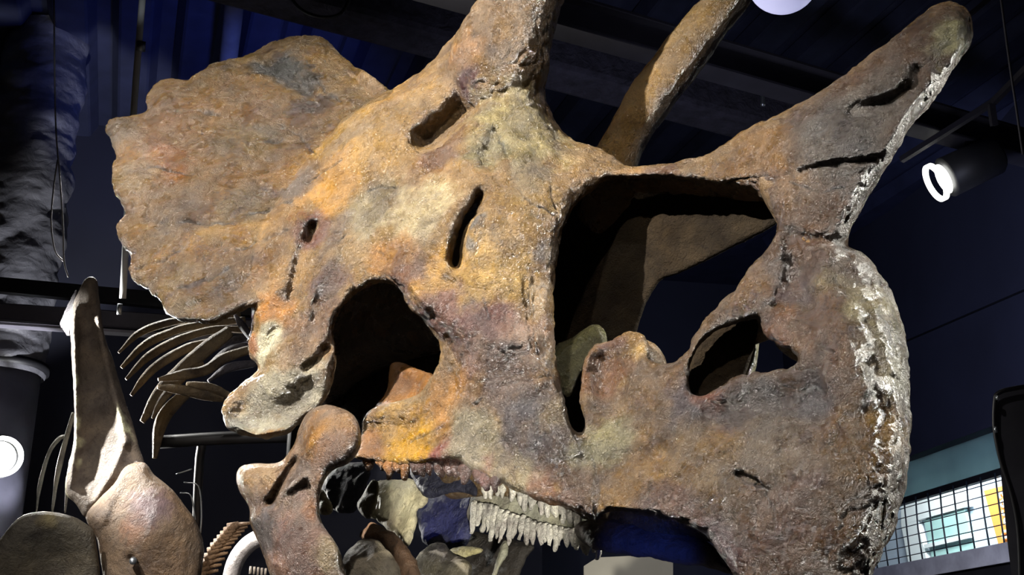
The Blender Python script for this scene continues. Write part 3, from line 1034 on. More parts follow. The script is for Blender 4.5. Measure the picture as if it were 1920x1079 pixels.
WFR = [(470, 560, .44), (400, 565, .50), (330, 580, .54), (250, 510, .565), (228, 430, .565), (300, 450, .53), (400, 450, .48), (500, 450, .40), (220, 330, .53), (205, 240, .50), (300, 320, .47), (290, 170, .40),
       (400, 260, .36), (500, 330, .32), (360, 160, .33), (450, 120, .2), (480, 200, .24), (560, 250, .2), (560, 90, .07), (610, 90, .015), (600, 160, .1), (680, 150, .015), (740, 190, .0), (700, 250, .12), (600, 350, .28), (620, 480, .33), (760, 300, .15)]
ERFR = [(470, 560, .025, .03), (330, 580, .022, .03), (230, 430, .022, .03), (205, 240, .022, .03), (300, 160, .022, .03), (450, 110, .025, .04), (580, 75, .03, .06), (680, 140, .03, .05), (400, 350, .022, .03), (700, 350, .03, .03)]
FEATFR = [([(470, 560), (400, 480), (330, 400), (260, 330)], 26, .008), ([(545, 375), (480, 400), (400, 425), (300, 440)], 16, -.008), ([(520, 470), (420, 520), (340, 560)], 18, .008),
          ([(500, 110), (540, 150), (590, 190)], 18, -.02), ([(600, 80), (560, 90)], 20, .012), ([(262, 212), (300, 250), (380, 290)], 14, -.006), ([(216, 290), (270, 300)], 14, -.008),
          ([(228, 405), (280, 400)], 14, -.008), ([(240, 482), (290, 470)], 14, -.008), ([(210, 235), (240, 240)], 14, .008), ([(300, 165), (320, 200)], 18, .008), ([(382, 208), (412, 220)], 5, -.012),
          ([(540, 120), (580, 180), (600, 200)], 7, -.014), ([(350, 560), (300, 540)], 14, .006), ([(235, 440), (260, 445)], 12, .008)]

# brow horn (near) tube
def horn(pts):
    C = np.array([at_w(np.array(float(x)), np.array(float(y)), np.array(float(w))) for x, y, w, r in pts])
    depth = (C - CAM)[:, 1] * math.cos(PITCH) + (C - CAM)[:, 2] * math.sin(PITCH)
    return C, np.array([r for *_, r in pts]) * depth / FPX


HORN_N = [(932, 158, .05, 70), (932, 130, .15, 104), (950, 70, .185, 95), (982, 0, .19, 80), (1015, -80, .2, 70), (1060, -180, .215, 58), (1115, -290, .235, 42), (1165, -380, .25, 24), (1195, -430, .255, 6)]
HORN_F = [(1120, 370, -.20, 60), (1150, 308, -.20, 46), (1180, 250, -.205, 42), (1222, 182, -.21, 45), (1275, 112, -.215, 46), (1330, 40, -.22, 42), (1385, -25, -.225, 38), (1450, -105, -.235, 30), (1515, -190, -.25, 18), (1550, -240, -.26, 5)]
hc, hr = horn(HORN_N)
horn_near = tube_geo(hc, hr, 40, 8, .8, LAT)
fc, fr = horn(HORN_F)
horn_far = tube_geo(fc, fr, 32, 8, .9, LAT)

near = join(relief(FACE, WF, ERF, [NARIS, SMALLH, ORBIT], FEATF, 4), relief(FRILL, WFR, ERFR, (), FEATFR, 4), horn_near)
nm = remesh(near, .004, 3, .5)
V, Nn = arrays(nm)
px, py = to_px(V)
# surface roughness + cracks cut into the bone
wv_ = V + .02 * np.column_stack([fbm(V, 15, 3, 61), fbm(V, 15, 3, 62), fbm(V, 15, 3, 63)])
disp = .008 * fbm(V, 9, 3, 2) + .0045 * fbm(wv_, 40, 2, 12) - .0035 * (1 - np.abs(vnoise(wv_, 26, 22))) ** 7 - .003 * (1 - np.abs(vnoise(wv_, 55, 23))) ** 5 * np.clip(.5 + fbm(V, 6, 2, 24) * 1.5, 0, 1)
crack = np.zeros(len(V))
for c in CRACKS:
    cj = np.asarray(c, float)
    bx0, by0 = cj.min(0) - 14
    bx1, by1 = cj.max(0) + 14
    sel = np.nonzero((px > bx0) & (px < bx1) & (py > by0) & (py < by1))[0]
    if len(sel) == 0:
        continue
    jx = px[sel] + 5 * vnoise(V[sel], 40, 5)
    jy = py[sel] + 5 * vnoise(V[sel], 40, 6)
    d_, _, _ = seg_dist([cj], jx, jy, closed=False)
    crack[sel] = np.maximum(crack[sel], np.exp(-(d_ / 2.0) ** 2) * np.clip(.75 + .9 * vnoise(V[sel], 25, 9), 0, 1))
V2 = V + Nn * (disp - .006 * crack)[:, None]
nm.vertices.foreach_set('co', V2.ravel())
nm.update()
V, Nn = arrays(nm)


def front(x, y):
    """point of the near side of the skull under a photo pixel"""
    ww = tps(WF, np.array([x * 1.0]), np.array([y * 1.0]))[0]
    if x < 520 and y < 600 or (y < 170 and x < 720) or (x < 600 and y < 300):
        ww = tps(WFR, np.array([x * 1.0]), np.array([y * 1.0]))[0]
    return at_w(np.array([x * 1.0]), np.array([y * 1.0]), np.array([ww]))[0]


ORANGE, OCHRE, PURPLE, SLATE, GREY, PALE, BROWN, CREAM, TAN = (190, 128, 60), (168, 124, 62), (92, 62, 66), (84, 82, 92), (148, 138, 124), (188, 168, 140), (96, 68, 50), (214, 200, 168), (160, 124, 84)
BLOBS = [  # stains of the bone, plus pale patches of painted rim light
    # frill
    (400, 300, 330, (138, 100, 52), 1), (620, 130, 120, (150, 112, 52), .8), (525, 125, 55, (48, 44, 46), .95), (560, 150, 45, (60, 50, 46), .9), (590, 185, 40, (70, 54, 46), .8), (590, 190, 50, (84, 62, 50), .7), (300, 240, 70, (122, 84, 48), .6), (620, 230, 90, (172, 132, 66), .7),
    (460, 260, 70, (118, 96, 60), .6), (300, 310, 60, (150, 92, 48), .6), (350, 400, 70, (104, 76, 58), .6), (440, 440, 70, (186, 142, 84), .7), (470, 380, 60, (122, 104, 84), .6), (280, 440, 60, (150, 112, 62), .6), (330, 560, 60, (176, 142, 92), .6),
    (420, 520, 80, (122, 88, 60), .6), (230, 240, 40, (104, 84, 70), .6), (250, 330, 50, (140, 112, 64), .5),
    # brow and horn
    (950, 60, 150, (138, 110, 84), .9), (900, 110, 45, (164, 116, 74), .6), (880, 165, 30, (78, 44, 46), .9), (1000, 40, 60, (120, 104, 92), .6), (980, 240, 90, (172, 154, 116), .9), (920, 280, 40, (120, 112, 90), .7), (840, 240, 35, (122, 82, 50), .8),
    (740, 230, 80, (152, 122, 88), .7), (650, 270, 60, (134, 112, 92), .7), (620, 330, 60, (188, 140, 82), .7), (560, 340, 40, (98, 88, 88), .7), (700, 300, 70, (176, 138, 88), .6), (820, 290, 40, (98, 64, 52), .7),
    # face
    (700, 390, 60, (150, 136, 116), .8), (790, 400, 60, (196, 176, 146), .8), (630, 360, 45, (188, 138, 74), .8), (580, 430, 34, (104, 60, 44), .8), (640, 430, 34, (110, 92, 84), .6), (740, 490, 40, (178, 124, 66), .7), (770, 520, 34, (112, 76, 68), .7),
    (850, 540, 60, (202, 152, 82), .8), (920, 520, 60, (196, 160, 106), .7), (960, 400, 60, (180, 142, 92), .6), (1010, 360, 50, (176, 144, 98), .6), (990, 320, 40, (132, 118, 98), .6), (900, 440, 40, (190, 150, 92), .6), (893, 425, 15, (132, 120, 114), .95), (880, 460, 13, (132, 120, 114), .95),
    (620, 520, 40, (104, 80, 78), .8), (560, 500, 44, (152, 116, 76), .6), (520, 580, 36, (190, 128, 62), .9), (500, 640, 30, (226, 214, 192), .9), (474, 640, 20, (176, 108, 60), .8), (600, 600, 50, (112, 84, 72), .7), (600, 680, 50, (152, 122, 98), .7),
    (520, 750, 80, (168, 158, 146), .9), (450, 785, 34, (196, 192, 184), .9), (500, 822, 24, (158, 112, 46), .9), (560, 670, 30, (150, 112, 84), .5),
    (830, 600, 44, (118, 80, 70), .9), (920, 620, 56, (110, 76, 72), .9), (980, 640, 40, (150, 116, 98), .6), (900, 700, 50, (140, 110, 90), .7), (960, 720, 60, (94, 78, 78), .8), (860, 660, 34, (128, 100, 100), .6),
    (740, 740, 40, (180, 156, 124), .6), (830, 760, 50, (188, 132, 70), .8), (760, 800, 50, (188, 142, 72), .8), (770, 850, 46, (206, 152, 46), 1), (850, 850, 40, (138, 78, 70), .9), (900, 860, 34, (112, 64, 58), .8), (890, 810, 50, (162, 150, 132), .8), (980, 880, 60, (176, 160, 136), .8),
    (690, 830, 30, (170, 116, 76), .7), (1000, 790, 60, (84, 76, 84), .9), (1050, 850, 46, (96, 84, 92), .8), (1020, 930, 34, (160, 100, 76), .7), (1040, 620, 30, (130, 92, 72), .7), (1030, 480, 26, (132, 118, 108), .6), (1090, 930, 34, (120, 84, 84), .7), (1040, 760, 26, (172, 150, 120), .7),
    # beak and nose
    (1450, 900, 330, (98, 76, 58), .85), (1140, 700, 44, (118, 80, 52), .8), (1160, 640, 24, (122, 84, 80), .6), (1200, 650, 24, (206, 168, 112), .9), (1240, 720, 34, (140, 110, 82), .6), (1290, 760, 44, (82, 64, 74), .8), (1320, 740, 26, (140, 84, 56), .7),
    (1180, 800, 50, (150, 120, 84), .7), (1130, 830, 40, (150, 142, 116), .8), (1420, 760, 60, (78, 68, 70), .8), (1530, 740, 46, (76, 68, 78), .8), (1450, 830, 60, (122, 104, 86), .6), (1200, 920, 60, (156, 118, 66), .8), (1300, 870, 60, (150, 122, 84), .6), (1250, 960, 44, (118, 92, 90), .7),
    (1400, 880, 40, (130, 112, 96), .6), (1560, 900, 60, (120, 102, 90), .6), (1540, 960, 50, (98, 76, 78), .7), (1640, 850, 50, (118, 88, 46), .8), (1610, 1000, 60, (112, 84, 48), .7), (1450, 1040, 70, (104, 76, 58), .7), (1340, 1040, 40, (112, 90, 100), .7),
    (1490, 530, 44, (64, 44, 54), .9), (1440, 620, 34, (128, 86, 56), .8), (1470, 470, 30, (82, 58, 60), .8), (1420, 530, 34, (124, 92, 60), .7), (1540, 600, 50, (108, 80, 62), .7), (1570, 500, 44, (146, 134, 98), .8), (1640, 580, 50, (196, 186, 150), .7), (1670, 680, 40, (190, 180, 146), .7), (1690, 800, 30, (150, 118, 66), .8),  # pale ridge patches of the beak carry rim light in the colour
    (1600, 680, 50, (112, 84, 64), .6), (1560, 330, 170, (98, 74, 56), .85), (1600, 220, 130, (100, 80, 66), .8), (1700, 110, 100, (104, 76, 54), .85), (1560, 250, 60, (110, 104, 104), .7), (1640, 180, 50, (112, 104, 100), .6), (1420, 300, 60, (150, 112, 68), .8), (1300, 318, 60, (150, 118, 78), .7),
    (1440, 350, 34, (120, 88, 72), .6), (1480, 360, 34, (150, 120, 92), .6), (1520, 420, 50, (104, 74, 48), .8), (1805, 60, 40, (206, 200, 160), .9), (1790, 130, 24, (196, 188, 140), .8), (1220, 330, 40, (118, 82, 66), .7), (1170, 320, 34, (176, 132, 82), .7),  # pale patches at the nose horn tip are painted rim light
]
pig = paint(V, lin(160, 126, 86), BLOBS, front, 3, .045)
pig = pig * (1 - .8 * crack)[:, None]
# the frill and the beak are painted darker than the face, for the weaker light there
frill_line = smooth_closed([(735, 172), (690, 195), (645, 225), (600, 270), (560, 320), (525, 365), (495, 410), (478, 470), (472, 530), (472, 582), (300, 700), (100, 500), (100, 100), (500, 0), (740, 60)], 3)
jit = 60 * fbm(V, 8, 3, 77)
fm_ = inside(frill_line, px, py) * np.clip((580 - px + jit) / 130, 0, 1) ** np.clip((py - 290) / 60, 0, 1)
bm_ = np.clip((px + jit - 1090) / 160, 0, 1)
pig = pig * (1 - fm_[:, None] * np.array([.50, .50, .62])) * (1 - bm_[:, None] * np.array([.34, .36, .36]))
nm.name = 'skull'

skull_base = np.array([*SAG0[:2], 0]) - np.array([math.cos(YAW), -math.sin(YAW), 0]) * .55 + np.array([LAT[0], LAT[1], 0]) * 0
skull = thing('horned_dinosaur_skull', skull_base, 'huge glossy brown horned dinosaur skull with scalloped frill filling the view', 'dinosaur skull')

# split the bone along its natural joints into frill, brow horn, nose horn, beak and cranium
Q = quads_of(nm)
fx, fy = px[Q].mean(1), py[Q].mean(1)
lat = -((V - SAG0) @ LAT)
flat = lat[Q].mean(1)
wfr = tps(WFR, fx, fy)
reg = np.zeros(len(Q), int)
frill_line = smooth_closed([(735, 172), (690, 195), (645, 225), (600, 270), (560, 320), (525, 365), (495, 410), (478, 470), (472, 530), (472, 582), (300, 700), (100, 500), (100, 100), (500, 0), (740, 60)], 3)
reg[inside(frill_line, fx, fy)] = 1
reg[(flat < .27) & (fy < 330) & (fx < 790) & (reg == 0) & (np.abs(flat - wfr) < .09) & (fy < 420)] = 1
reg[(fy < 150 + 8 * np.sin(fx / 17)) & (fx > 780) & (fx < 1100)] = 2
nh = smooth_closed([(1435, 240), (1445, 330), (1460, 400), (1468, 440), (1520, 450), (1640, 462), (1950, 200), (1950, -60), (1650, -60)], 3)
reg[inside(nh, fx, fy)] = 3
bk = smooth_closed([(1160, 1500), (1140, 950), (1120, 870), (1180, 830), (1250, 790), (1300, 745), (1400, 690), (1500, 680), (1560, 560), (1600, 470), (1800, 420), (1900, 900), (1800, 1500)], 3)
reg[inside(bk, fx, fy) & (reg == 0)] = 4
names = {0: 'cranium', 1: 'frill', 2: 'brow_horn', 3: 'nose_horn', 4: 'beak'}
for rid, nme in names.items():
    q = Q[reg == rid]
    used, inv = np.unique(q, return_inverse=True)
    me = bpy.data.meshes.new(nme)
    q = inv.reshape(-1, 4)
    me.vertices.add(len(used))
    me.vertices.foreach_set('co', V[used].ravel())
    me.loops.add(q.size)
    me.loops.foreach_set('vertex_index', q.ravel().astype(np.int32))
    me.polygons.add(len(q))
    me.polygons.foreach_set('loop_start', np.arange(0, q.size, 4, dtype=np.int32))
    me.update(calc_edges=True)
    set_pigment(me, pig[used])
    po = link(nme, me, M['bone'], skull)
    if nme == 'cranium':
        CRAN = po
    me.normals_split_custom_set_from_vertices([tuple(v) for v in Nn[used]])
bpy.data.meshes.remove(nm)

# far half of the skull
FACEFAR = [(560, 430), (640, 380), (760, 350), (900, 345), (1000, 330), (1100, 322), (1200, 318), (1300, 310), (1400, 300), (1480, 330), (1530, 400), (1560, 470), (1600, 520), (1640, 600), (1650, 750), (1640, 900),
           (1600, 1020), (1520, 1180), (1470, 1240), (1400, 1140), (1350, 1040), (1300, 1000), (1200, 968), (1122, 975), (1040, 946), (940, 908), (850, 866), (715, 872), (665, 858), (700, 764), (785, 738),
           (827, 655), (752, 552), (708, 534), (655, 566), (630, 625), (628, 692), (590, 770), (490, 800), (440, 770), (480, 692), (470, 600), (500, 500)]
FRILLFAR = [(x, y + 16) if (x > 470 and y < 150) else (x, y) for x, y in FRILL]
far = join(relief(FACEFAR, WF, ERF, [NARIS, SMALLH], (), 7, True), relief(FRILLFAR, WFR, ERFR, (), (), 8, True))
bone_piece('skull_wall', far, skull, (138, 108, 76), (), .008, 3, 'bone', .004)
bone_piece('brow_horn', horn_far, skull, (150, 116, 72), (), .006, 2, 'bone', .006)
# braincase between the two sides, added to block the view through the cheek
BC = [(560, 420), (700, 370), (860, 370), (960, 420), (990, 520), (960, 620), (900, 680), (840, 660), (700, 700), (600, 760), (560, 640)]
bone_piece('braincase_backing', relief(BC, [(560, 420, .14), (700, 400, .14), (900, 420, .12), (960, 560, .10), (700, 600, .10), (600, 740, .10), (850, 650, .1)], [(700, 500, .16, .12)], (), (), 8), skull, (90, 66, 46), (), .012)
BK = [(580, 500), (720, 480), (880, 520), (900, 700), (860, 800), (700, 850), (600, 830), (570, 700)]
bone_piece('braincase_backing', relief(BK, [(600, 560, -.12), (850, 560, -.12), (720, 800, -.12)], [(720, 650, .015, .015)], (), (), 8), skull, (72, 54, 40), (), .01)  # dark plate added to hide the lit far wall behind the cheek opening
PT = [(724, 735), (728, 700), (732, 682), (752, 679), (775, 690), (800, 698), (815, 706), (812, 735), (790, 760), (740, 775), (700, 772)]
bone_piece('palate_bone', relief(PT, [(735, 690, .15), (790, 710, .17), (720, 770, .19), (790, 760, .2), (760, 730, .155)], [(760, 730, .03, .03)], (), (), 4), skull, (166, 112, 60), (), .005)
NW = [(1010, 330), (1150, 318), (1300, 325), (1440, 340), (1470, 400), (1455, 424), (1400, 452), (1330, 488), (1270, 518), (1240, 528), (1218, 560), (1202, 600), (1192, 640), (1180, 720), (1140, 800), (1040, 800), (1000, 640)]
bone_piece('skull_wall', relief(NW, [(1020, 400, -.10), (1200, 340, -.07), (1450, 380, -.06), (1300, 480, -.08), (1200, 560, -.09), (1050, 700, -.10)], [(1200, 450, .012, .014)], (), (), 5), skull, (50, 40, 30), (), .006, 3, 'bone_matte')  # colour darkened to stand for the shade inside the nose opening
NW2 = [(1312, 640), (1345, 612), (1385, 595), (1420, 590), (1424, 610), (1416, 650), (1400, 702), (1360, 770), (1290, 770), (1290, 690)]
bone_piece('skull_wall', relief(NW2, [(1310, 640, .0), (1420, 600, -.02), (1300, 760, .0)], [(1350, 650, .012, .012)], (), (), 5), skull, (58, 46, 34), (), .006, 3, 'bone_matte')  # shade of the small opening put into this dark colour
# light-coloured inner bone behind the nose opening
IN1 = [(1040, 650), (1060, 640), (1075, 632), (1090, 620), (1110, 608), (1130, 612), (1140, 640), (1120, 690), (1090, 700), (1070, 745), (1050, 735), (1030, 700)]
bone_piece('palate_bone', relief(IN1, [(1040, 680, .03), (1120, 620, 0), (1080, 720, .04)], [(1080, 680, .02, .02)], (), (), 4), skull, (150, 142, 108), (), .006)
IN2 = [(1290, 720), (1310, 700), (1345, 690), (1400, 680), (1410, 640), (1425, 640), (1410, 720), (1360, 770), (1290, 770)]
bone_piece('palate_bone', relief(IN2, [(1300, 740, 0), (1400, 700, -.04), (1415, 650, -.05)], [(1350, 710, .02, .02)], (), (), 4), skull, (176, 168, 140), (), .006)

# lower jaw
JAW = [(677, 828), (672, 795), (655, 772), (625, 760), (595, 763), (572, 780), (560, 805), (553, 832), (540, 850), (522, 868), (482, 868), (452, 874), (443, 895), (450, 925), (468, 952), (468, 980), (482, 1012), (496, 1050),
       (512, 1090), (560, 1200), (720, 1290), (740, 1200), (670, 1110), (648, 1072), (640, 1040), (625, 1010), (605, 982), (598, 950), (605, 912), (622, 886), (648, 874), (667, 855)]
WJ = [(620, 790, .43), (650, 830, .43), (600, 850, .425), (560, 870, .405), (500, 890, .41), (455, 890, .42), (490, 960, .40), (580, 940, .41), (540, 1010, .41), (610, 1050, .39), (520, 1100, .38), (680, 1240, .28)]
ERJ = [(620, 790, .05, .055), (650, 850, .045, .05), (560, 900, .04, .045), (460, 890, .035, .04), (600, 1000, .04, .04), (500, 1020, .04, .04), (680, 1240, .04, .04)]
FJ = [([(548, 870), (525, 905), (510, 945)], 12, -.035), ([(570, 895), (530, 925), (505, 960)], 6, .022), ([(552, 850), (530, 885), (500, 930)], 5, .018), ([(455, 890), (475, 930), (478, 970)], 10, .016),
      ([(585, 820), (570, 860), (565, 900)], 8, .008), ([(600, 900), (610, 960), (640, 1030)], 10, .012), ([(480, 1000), (520, 1040)], 14, -.012)]
JB = [(600, 820, 34, (200, 140, 62), 1), (645, 810, 44, (182, 140, 104), .8), (620, 870, 44, (140, 108, 94), .8), (550, 900, 30, (98, 78, 72), .8), (475, 890, 40, (188, 152, 116), .8), (540, 960, 60, (150, 128, 118), .8),
      (560, 1040, 80, (128, 98, 92), .8), (490, 1000, 34, (88, 80, 84), .7), (600, 930, 24, (160, 110, 76), .7), (620, 1040, 34, (176, 158, 130), .6)]
me_geo = relief(JAW, WJ, ERJ, (), FJ, 4)
bone_piece('lower_jaw', me_geo, skull, (150, 120, 100), JB, .0055, 3, 'bone', .004, .41)

LOW = [  # (outline, offset, half thickness, colour, name)
    ([(700, 905), (735, 898), (802, 902), (798, 945), (782, 957), (778, 985), (764, 1028), (740, 1005), (712, 985), (690, 968), (702, 942), (694, 922)], -.16, .02, (246, 232, 206), 'lower_jaw_plate'),
    ([(645, 1045), (658, 1022), (690, 1006), (722, 1030), (742, 1058), (750, 1110), (645, 1110)], .16, .03, (158, 146, 136), 'lower_jaw_plate'),
    ([(676, 1010), (688, 985), (698, 978), (730, 994), (762, 1022), (782, 1060), (795, 1110), (740, 1110), (735, 1052), (702, 1020)], .12, .03, (112, 84, 66), 'tooth_battery'),
    ([(780, 945), (800, 925), (872, 912), (890, 935), (884, 1000), (862, 1026), (800, 1022), (784, 990)], -.24, .015, (44, 46, 92), 'lower_jaw_plate'),  # blue light put into the bone colour
    ([(770, 872), (830, 868), (885, 895), (895, 935), (850, 925), (800, 932), (780, 912)], -.14, .015, (40, 40, 66), 'dark_cover_plate'),  # dark cover added to hide a bright speck behind it
    ([(602, 905), (640, 872), (692, 872), (682, 930), (662, 962), (618, 956)], -.30, .015, (64, 68, 92), 'lower_jaw_plate'),  # bluish colour stands for blue light on this plate
    ([(598, 915), (606, 925), (618, 945), (622, 962), (596, 960)], -.1, .015, (190, 176, 150), 'lower_jaw_plate'),
    ([(785, 1038), (830, 1020), (848, 1036), (880, 1060), (876, 1110), (790, 1110)], -.02, .03, (92, 84, 72), 'lower_jaw_fragment'),
    ([(838, 1046), (850, 1030), (882, 1024), (908, 1032), (872, 1048)], -.08, .012, (190, 176, 138), 'lower_jaw_fragment'),
    ([(916, 1100), (930, 1048), (940, 1018), (952, 1012), (948, 1040), (930, 1079)], -.1, .012, (180, 174, 160), 'lower_jaw_fragment'),
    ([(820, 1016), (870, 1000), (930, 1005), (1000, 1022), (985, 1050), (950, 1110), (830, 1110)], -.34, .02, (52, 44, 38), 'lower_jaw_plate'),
    ([(668, 950), (690, 905), (706, 900), (712, 920), (700, 962), (690, 975)], -.1, .012, (120, 108, 84), 'lower_jaw_fragment'),
    ([(1080, 985), (1130, 972), (1200, 982), (1260, 992), (1315, 1006), (1355, 1040), (1380, 1078), (1330, 1066), (1260, 1056), (1200, 1046), (1150, 1036), (1110, 1032), (1085, 1012)], -.08, .04, (120, 108, 104), 'palate_ridge'),
    ([(876, 965), (884, 930), (900, 905), (925, 896), (965, 912), (1010, 930), (1060, 950), (1110, 975), (1112, 1010), (1080, 1020), (1030, 1005), (980, 985), (930, 975), (890, 985)], -.2, .03, (188, 180, 166), 'upper_jaw_bone'),
]
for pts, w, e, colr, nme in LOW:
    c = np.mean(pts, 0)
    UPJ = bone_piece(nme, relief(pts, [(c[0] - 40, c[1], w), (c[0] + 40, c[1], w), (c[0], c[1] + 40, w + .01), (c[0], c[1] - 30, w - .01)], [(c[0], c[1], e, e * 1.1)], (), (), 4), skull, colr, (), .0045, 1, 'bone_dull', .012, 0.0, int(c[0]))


def tooth(x, y, w, ln, wd, tilt, mat_c, owner, nme='tooth'):
    """one grooved tooth hanging from (x, y)"""
    k = 5
    pts, rad = [], []
    for i in range(k):
        t = i / (k - 1)
        pts.append(at_w(np.array(x + tilt * t), np.array(y + ln * t), np.array(w + .01 * math.sin(t * 3))))
        rad.append(wd * (1 - .6 * t ** 2) * 3.1 / FPX)
    me = mesh_from(nme, *tube_geo(pts, rad, 7, 2, .8, LAT))
    V_, _ = arrays(me)
    me.vertices.foreach_set('co', (V_ + .007 * np.column_stack([fbm(V_, 60, 2, s) for s in (1, 2, 3)])).ravel())
    me.update()
    set_pigment(me, np.tile(lin(*mat_c) * random.uniform(.8, 1.15), (len(V_), 1)))
    return link(nme, me, M['bone'], owner)


for i, x in enumerate(np.linspace(690, 926, 17)):
    yb = np.interp(x, [680, 715, 760, 800, 850, 880, 905, 940], [858, 864, 868, 866, 860, 874, 888, 900])
    tooth(x + random.uniform(-4, 4), yb - 8, .185, random.uniform(26, 50) if 725 < x else 26, random.uniform(9, 15), random.uniform(-6, 8), (150, 104, 56) if x < 770 else (74, 52, 44), CRAN)
for i, x in enumerate(np.linspace(884, 1116, 24)):
    yb = np.interp(x, [880, 930, 1010, 1112], [940, 955, 985, 1005])
    tooth(x + 6, yb, -.185, random.uniform(38, 62) * (1 if x < 1010 else .75), 8, -random.uniform(4, 16) if x < 1000 else random.uniform(-4, 4), (232, 228, 214), UPJ)
for i, x in enumerate(np.linspace(905, 1080, 14)):
    yb = np.interp(x, [880, 930, 1010, 1112], [898, 900, 930, 972])
    tooth(x, yb, -.17, random.uniform(26, 40), 8, random.uniform(-6, 6), (232, 228, 214), UPJ)
# steel post that carries the skull
pc = at_w(np.array(560.), np.array(640.), np.array(0.1))
put('support_post', tube_geo([(pc[0], pc[1] + .1, 0), (pc[0], pc[1] + .1, 1.2), (pc[0], pc[1] + .1, pc[2])], [.035] * 3, 16, 2), M['black_metal'], skull, True)
put('base_plate', box_geo((pc[0], pc[1] + .1, .015), (Ad, Bd, Up), (.3, .3, .015)), M['black_metal'], skull, False, .004, 1)

# ================================================================== mounted skeleton behind, lower left
sk0 = P(200, 1079, 4.3)
sk = thing('mounted_skeleton', (sk0[0], sk0[1], 0), 'mounted dinosaur body skeleton with ribs and shoulder bones behind the skull', 'skeleton')


def plate(pts, depth_ctrl, e, r, feats=(), step=4, holes=()):
    """thick bone plate at given distances from the camera"""
    global at_w
    keep = at_w
    at_w = lambda x, y, w: P(x, y, -np.asarray(w))
    g = relief(pts, [(x, y, -d) for x, y, d in depth_ctrl], [(0, 0, e, r), (100, 100, e, r)], holes, feats, step)
    at_w = keep
    return g


def bg_bone(name, geo, base, voxel=.007, blobs=(), amp=.003, mat='bone_dull', d=4.3):
    me = remesh(geo, voxel, 3)
    V_, N_ = arrays(me)
    me.vertices.foreach_set('co', (V_ + N_ * (amp * fbm(V_, 20, 4, 4))[:, None]).ravel())
    me.update()
    set_pigment(me, paint(V_, lin(*base), blobs, lambda x, y: P(x, y, d), 6, .014))
    me.name = name
    return link(name, me, M[mat], sk)


BLADE = [(172, 518), (184, 526), (187, 560), (192, 600), (200, 640), (215, 680), (232, 740), (248, 790), (262, 840), (272, 880), (240, 900), (205, 920), (180, 950), (160, 972), (140, 945), (122, 925),
         (126, 880), (137, 830), (139, 780), (136, 720), (133, 660), (131, 620), (134, 580), (148, 545), (158, 524)]
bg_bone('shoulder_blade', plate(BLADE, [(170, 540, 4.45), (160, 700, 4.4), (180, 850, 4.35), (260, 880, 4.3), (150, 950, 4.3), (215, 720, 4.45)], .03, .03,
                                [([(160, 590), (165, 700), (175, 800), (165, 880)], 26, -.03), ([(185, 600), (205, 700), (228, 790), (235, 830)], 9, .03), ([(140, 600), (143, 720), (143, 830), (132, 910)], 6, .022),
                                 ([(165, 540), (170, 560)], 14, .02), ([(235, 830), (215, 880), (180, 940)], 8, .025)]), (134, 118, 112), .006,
        [(x, y, 17, (236, 230, 206), .95) for x, y in [(165, 535), (160, 550), (175, 560), (186, 600), (190, 625), (197, 655), (203, 680), (208, 705), (214, 730), (220, 755), (226, 780), (230, 805), (236, 830), (228, 850), (218, 870), (206, 890), (194, 915), (180, 938), (165, 955), (141, 590), (139, 630), (140, 670), (142, 710), (143, 750), (143, 790), (141, 830), (136, 870), (131, 905), (135, 930), (150, 950)]], d=4.37)  # pale blobs: rim light painted along the blade's ridges
FLAP = [(146, 536), (132, 560), (112, 602), (112, 612), (130, 634), (138, 600)]
bg_bone('shoulder_blade_flange', plate(FLAP, [(146, 536, 4.5), (112, 605, 4.55), (130, 634, 4.5)], .01, .012), (90, 84, 100), .005)
HUM = [(250, 868), (272, 868), (290, 890), (320, 915), (345, 945), (368, 980), (382, 1020), (380, 1060), (370, 1110), (330, 1200), (220, 1200), (195, 1110), (190, 1060), (180, 1010), (160, 970), (185, 935), (215, 905), (230, 880)]
bg_bone('upper_arm_bone', plate(HUM, [(250, 890, 4.2), (280, 1000, 4.1), (370, 1020, 4.2), (180, 980, 4.2), (270, 1150, 4.1)], .06, .06, [([(225, 900), (205, 940), (190, 980)], 10, .02), ([(245, 1048), (247, 1058)], 7, -.03)]),
        (128, 104, 88), .007, [(270, 940, 60, (112, 90, 104), .7), (240, 990, 40, (140, 92, 64), .6), (365, 1030, 40, (150, 122, 76), .8), (300, 1050, 60, (120, 92, 70), .6)], mat='bone_dull', d=4.1)
put('peg', tube_geo([P(250, 1052, 4.1), P(249, 1053, 4.02)], [.014, .012], 12, 1), M['steel'], sk, True)
HIP = [(0, 1010), (20, 985), (45, 965), (75, 959), (110, 962), (140, 970), (165, 985), (180, 1010), (190, 1110), (190, 1250), (-120, 1250), (-100, 1100), (-30, 1040)]
bg_bone('shoulder_socket_bone', plate(HIP, [(80, 980, 4.0), (0, 1050, 4.0), (170, 1020, 4.05), (50, 1200, 4.0)], .05, .05, [([(60, 1100), (100, 1060)], 60, -.05)]), (104, 94, 84), .008, [(90, 965, 30, (150, 134, 96), .6)], d=4.0)

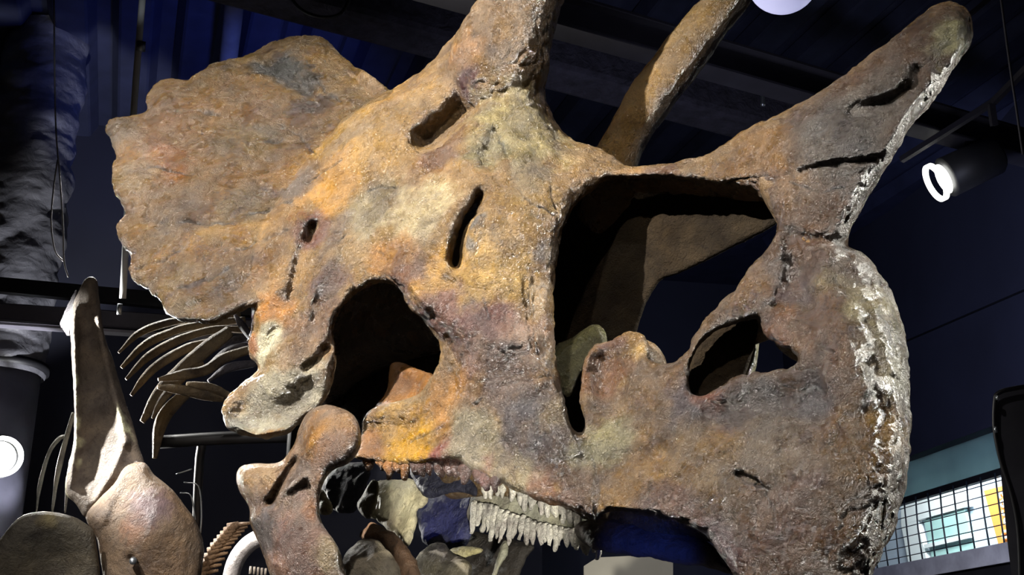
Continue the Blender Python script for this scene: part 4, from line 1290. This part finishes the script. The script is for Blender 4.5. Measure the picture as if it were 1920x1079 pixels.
RIBS = [  # (px, py) points, depth, radius px
    ([(222, 662), (262, 625), (322, 604), (390, 598), (450, 590)], 5.2, 7), ([(228, 690), (270, 648), (330, 620), (400, 606), (460, 600)], 5.15, 8), ([(236, 712), (280, 668), (345, 634), (410, 618), (470, 620)], 5.1, 8),
    ([(246, 742), (285, 694), (345, 656), (400, 640)], 5.0, 9), ([(266, 792), (300, 740), (345, 690), (395, 648), (430, 622)], 4.9, 15), ([(286, 785), (305, 750), (340, 712), (380, 680)], 4.85, 8),
    ([(290, 860), (300, 800), (320, 765), (350, 738)], 4.95, 13), ([(296, 712), (340, 704), (385, 694), (420, 672), (470, 655)], 4.8, 10), ([(296, 726), (340, 732), (385, 742), (418, 748)], 4.75, 10), ([(350, 720), (395, 728), (428, 742)], 4.72, 9),
    ([(386, 690), (420, 664), (450, 652), (480, 652)], 5.3, 8), ([(390, 715), (430, 690), (480, 682)], 5.3, 8), ([(396, 660), (430, 640), (480, 632)], 5.35, 8), ([(440, 590), (455, 612), (475, 640)], 5.0, 8),
    ([(68, 962), (76, 905), (92, 850), (110, 824), (124, 818)], 4.7, 4.5), ([(98, 960), (108, 890), (124, 825), (138, 775)], 4.65, 5.5), ([(122, 962), (126, 920), (130, 880)], 4.6, 4)]
for i, (pts, d, r) in enumerate(RIBS):
    C = [P(x, y, d + .15 * k / len(pts)) for k, (x, y) in enumerate(pts)]
    rad = [r * d / FPX * (.4 if k == 0 else .8 if k == len(pts) - 1 else 1) for k in range(len(pts))]
    me = mesh_from('rib', *tube_geo(C, rad, 14, 8, .55, np.array([.3, .9, .3]) / 1.0))
    V_, N_ = arrays(me)
    me.vertices.foreach_set('co', (V_ + N_ * (.004 * fbm(V_, 14, 3, i))[:, None]).ravel())
    me.update()
    colr = (122, 102, 80) if i < 10 else ((96, 92, 110) if i < 14 else (170, 168, 170))
    V_, N_ = arrays(me)
    set_pigment(me, paint(V_, lin(*colr), (), None, i, .02))
    link('rib', me, M['bone_dull'], sk)
# tail and neck vertebrae below
for i in range(12):
    t = i / 11
    x, y = np.interp(t, [0, .5, 1], [462, 428, 395]), np.interp(t, [0, .5, 1], [985, 1025, 1085])
    c = P(x - 14, y, 4.9)
    g = join(tube_geo([c, c + np.array([.05, 0, .008])], [.011, .006], 8, 1), tube_geo([c + np.array([-.045, 0, -.012]), c], [.02, .015], 8, 1))
    me = mesh_from('vertebra', *g)
    set_pigment(me, np.tile(lin(140, 112, 84), (len(g[0]), 1)))
    link('vertebra', me, M['bone_dull'], sk)
for i in range(5):
    c = P(470 + i * 7, 1068 + i, 4.9)
    me = mesh_from('vertebra', *tube_geo([c - Up * .02, c + Up * .012], [.006, .005], 8, 1))
    set_pigment(me, np.tile(lin(190, 180, 165), (len(me.vertices), 1)))
    link('vertebra', me, M['bone_dull'], sk)
C = [P(x, y, 4.6) for x, y in [(428, 1110), (440, 1058), (462, 1025), (490, 1008), (530, 1000)]]
me = mesh_from('rib', *tube_geo(C, [16 * 4.6 / FPX] * 5, 16, 6))
set_pigment(me, np.tile(lin(176, 172, 170), (len(me.vertices), 1)))
link('rib', me, M['bone_dull'], sk)
put('mounting_pipe', tube_geo([P(296, 830, 5.0), P(420, 822, 5.0), P(560, 818, 5.0)], [.028] * 3, 14, 3), M['black_metal'], sk, True)
put('mounting_pipe', tube_geo([P(360, 1250, 5.05), P(372, 900, 5.05), P(380, 826, 5.0)], [.02] * 3, 12, 3), M['black_metal'], sk, True)
pp = P(360, 1250, 5.05)
put('mounting_pipe', tube_geo([(pp[0], pp[1], 0), pp], [.025] * 2, 12, 1), M['black_metal'], sk, True)
for pts in ([(345, 905), (372, 912), (378, 960), (376, 1000)], [(338, 925), (358, 930), (366, 975)], [(330, 890), (360, 880)]):
    put('wire', tube_geo([P(x, y, 4.85) for x, y in pts], [.003] * len(pts), 6, 4), M['steel'], sk, True)
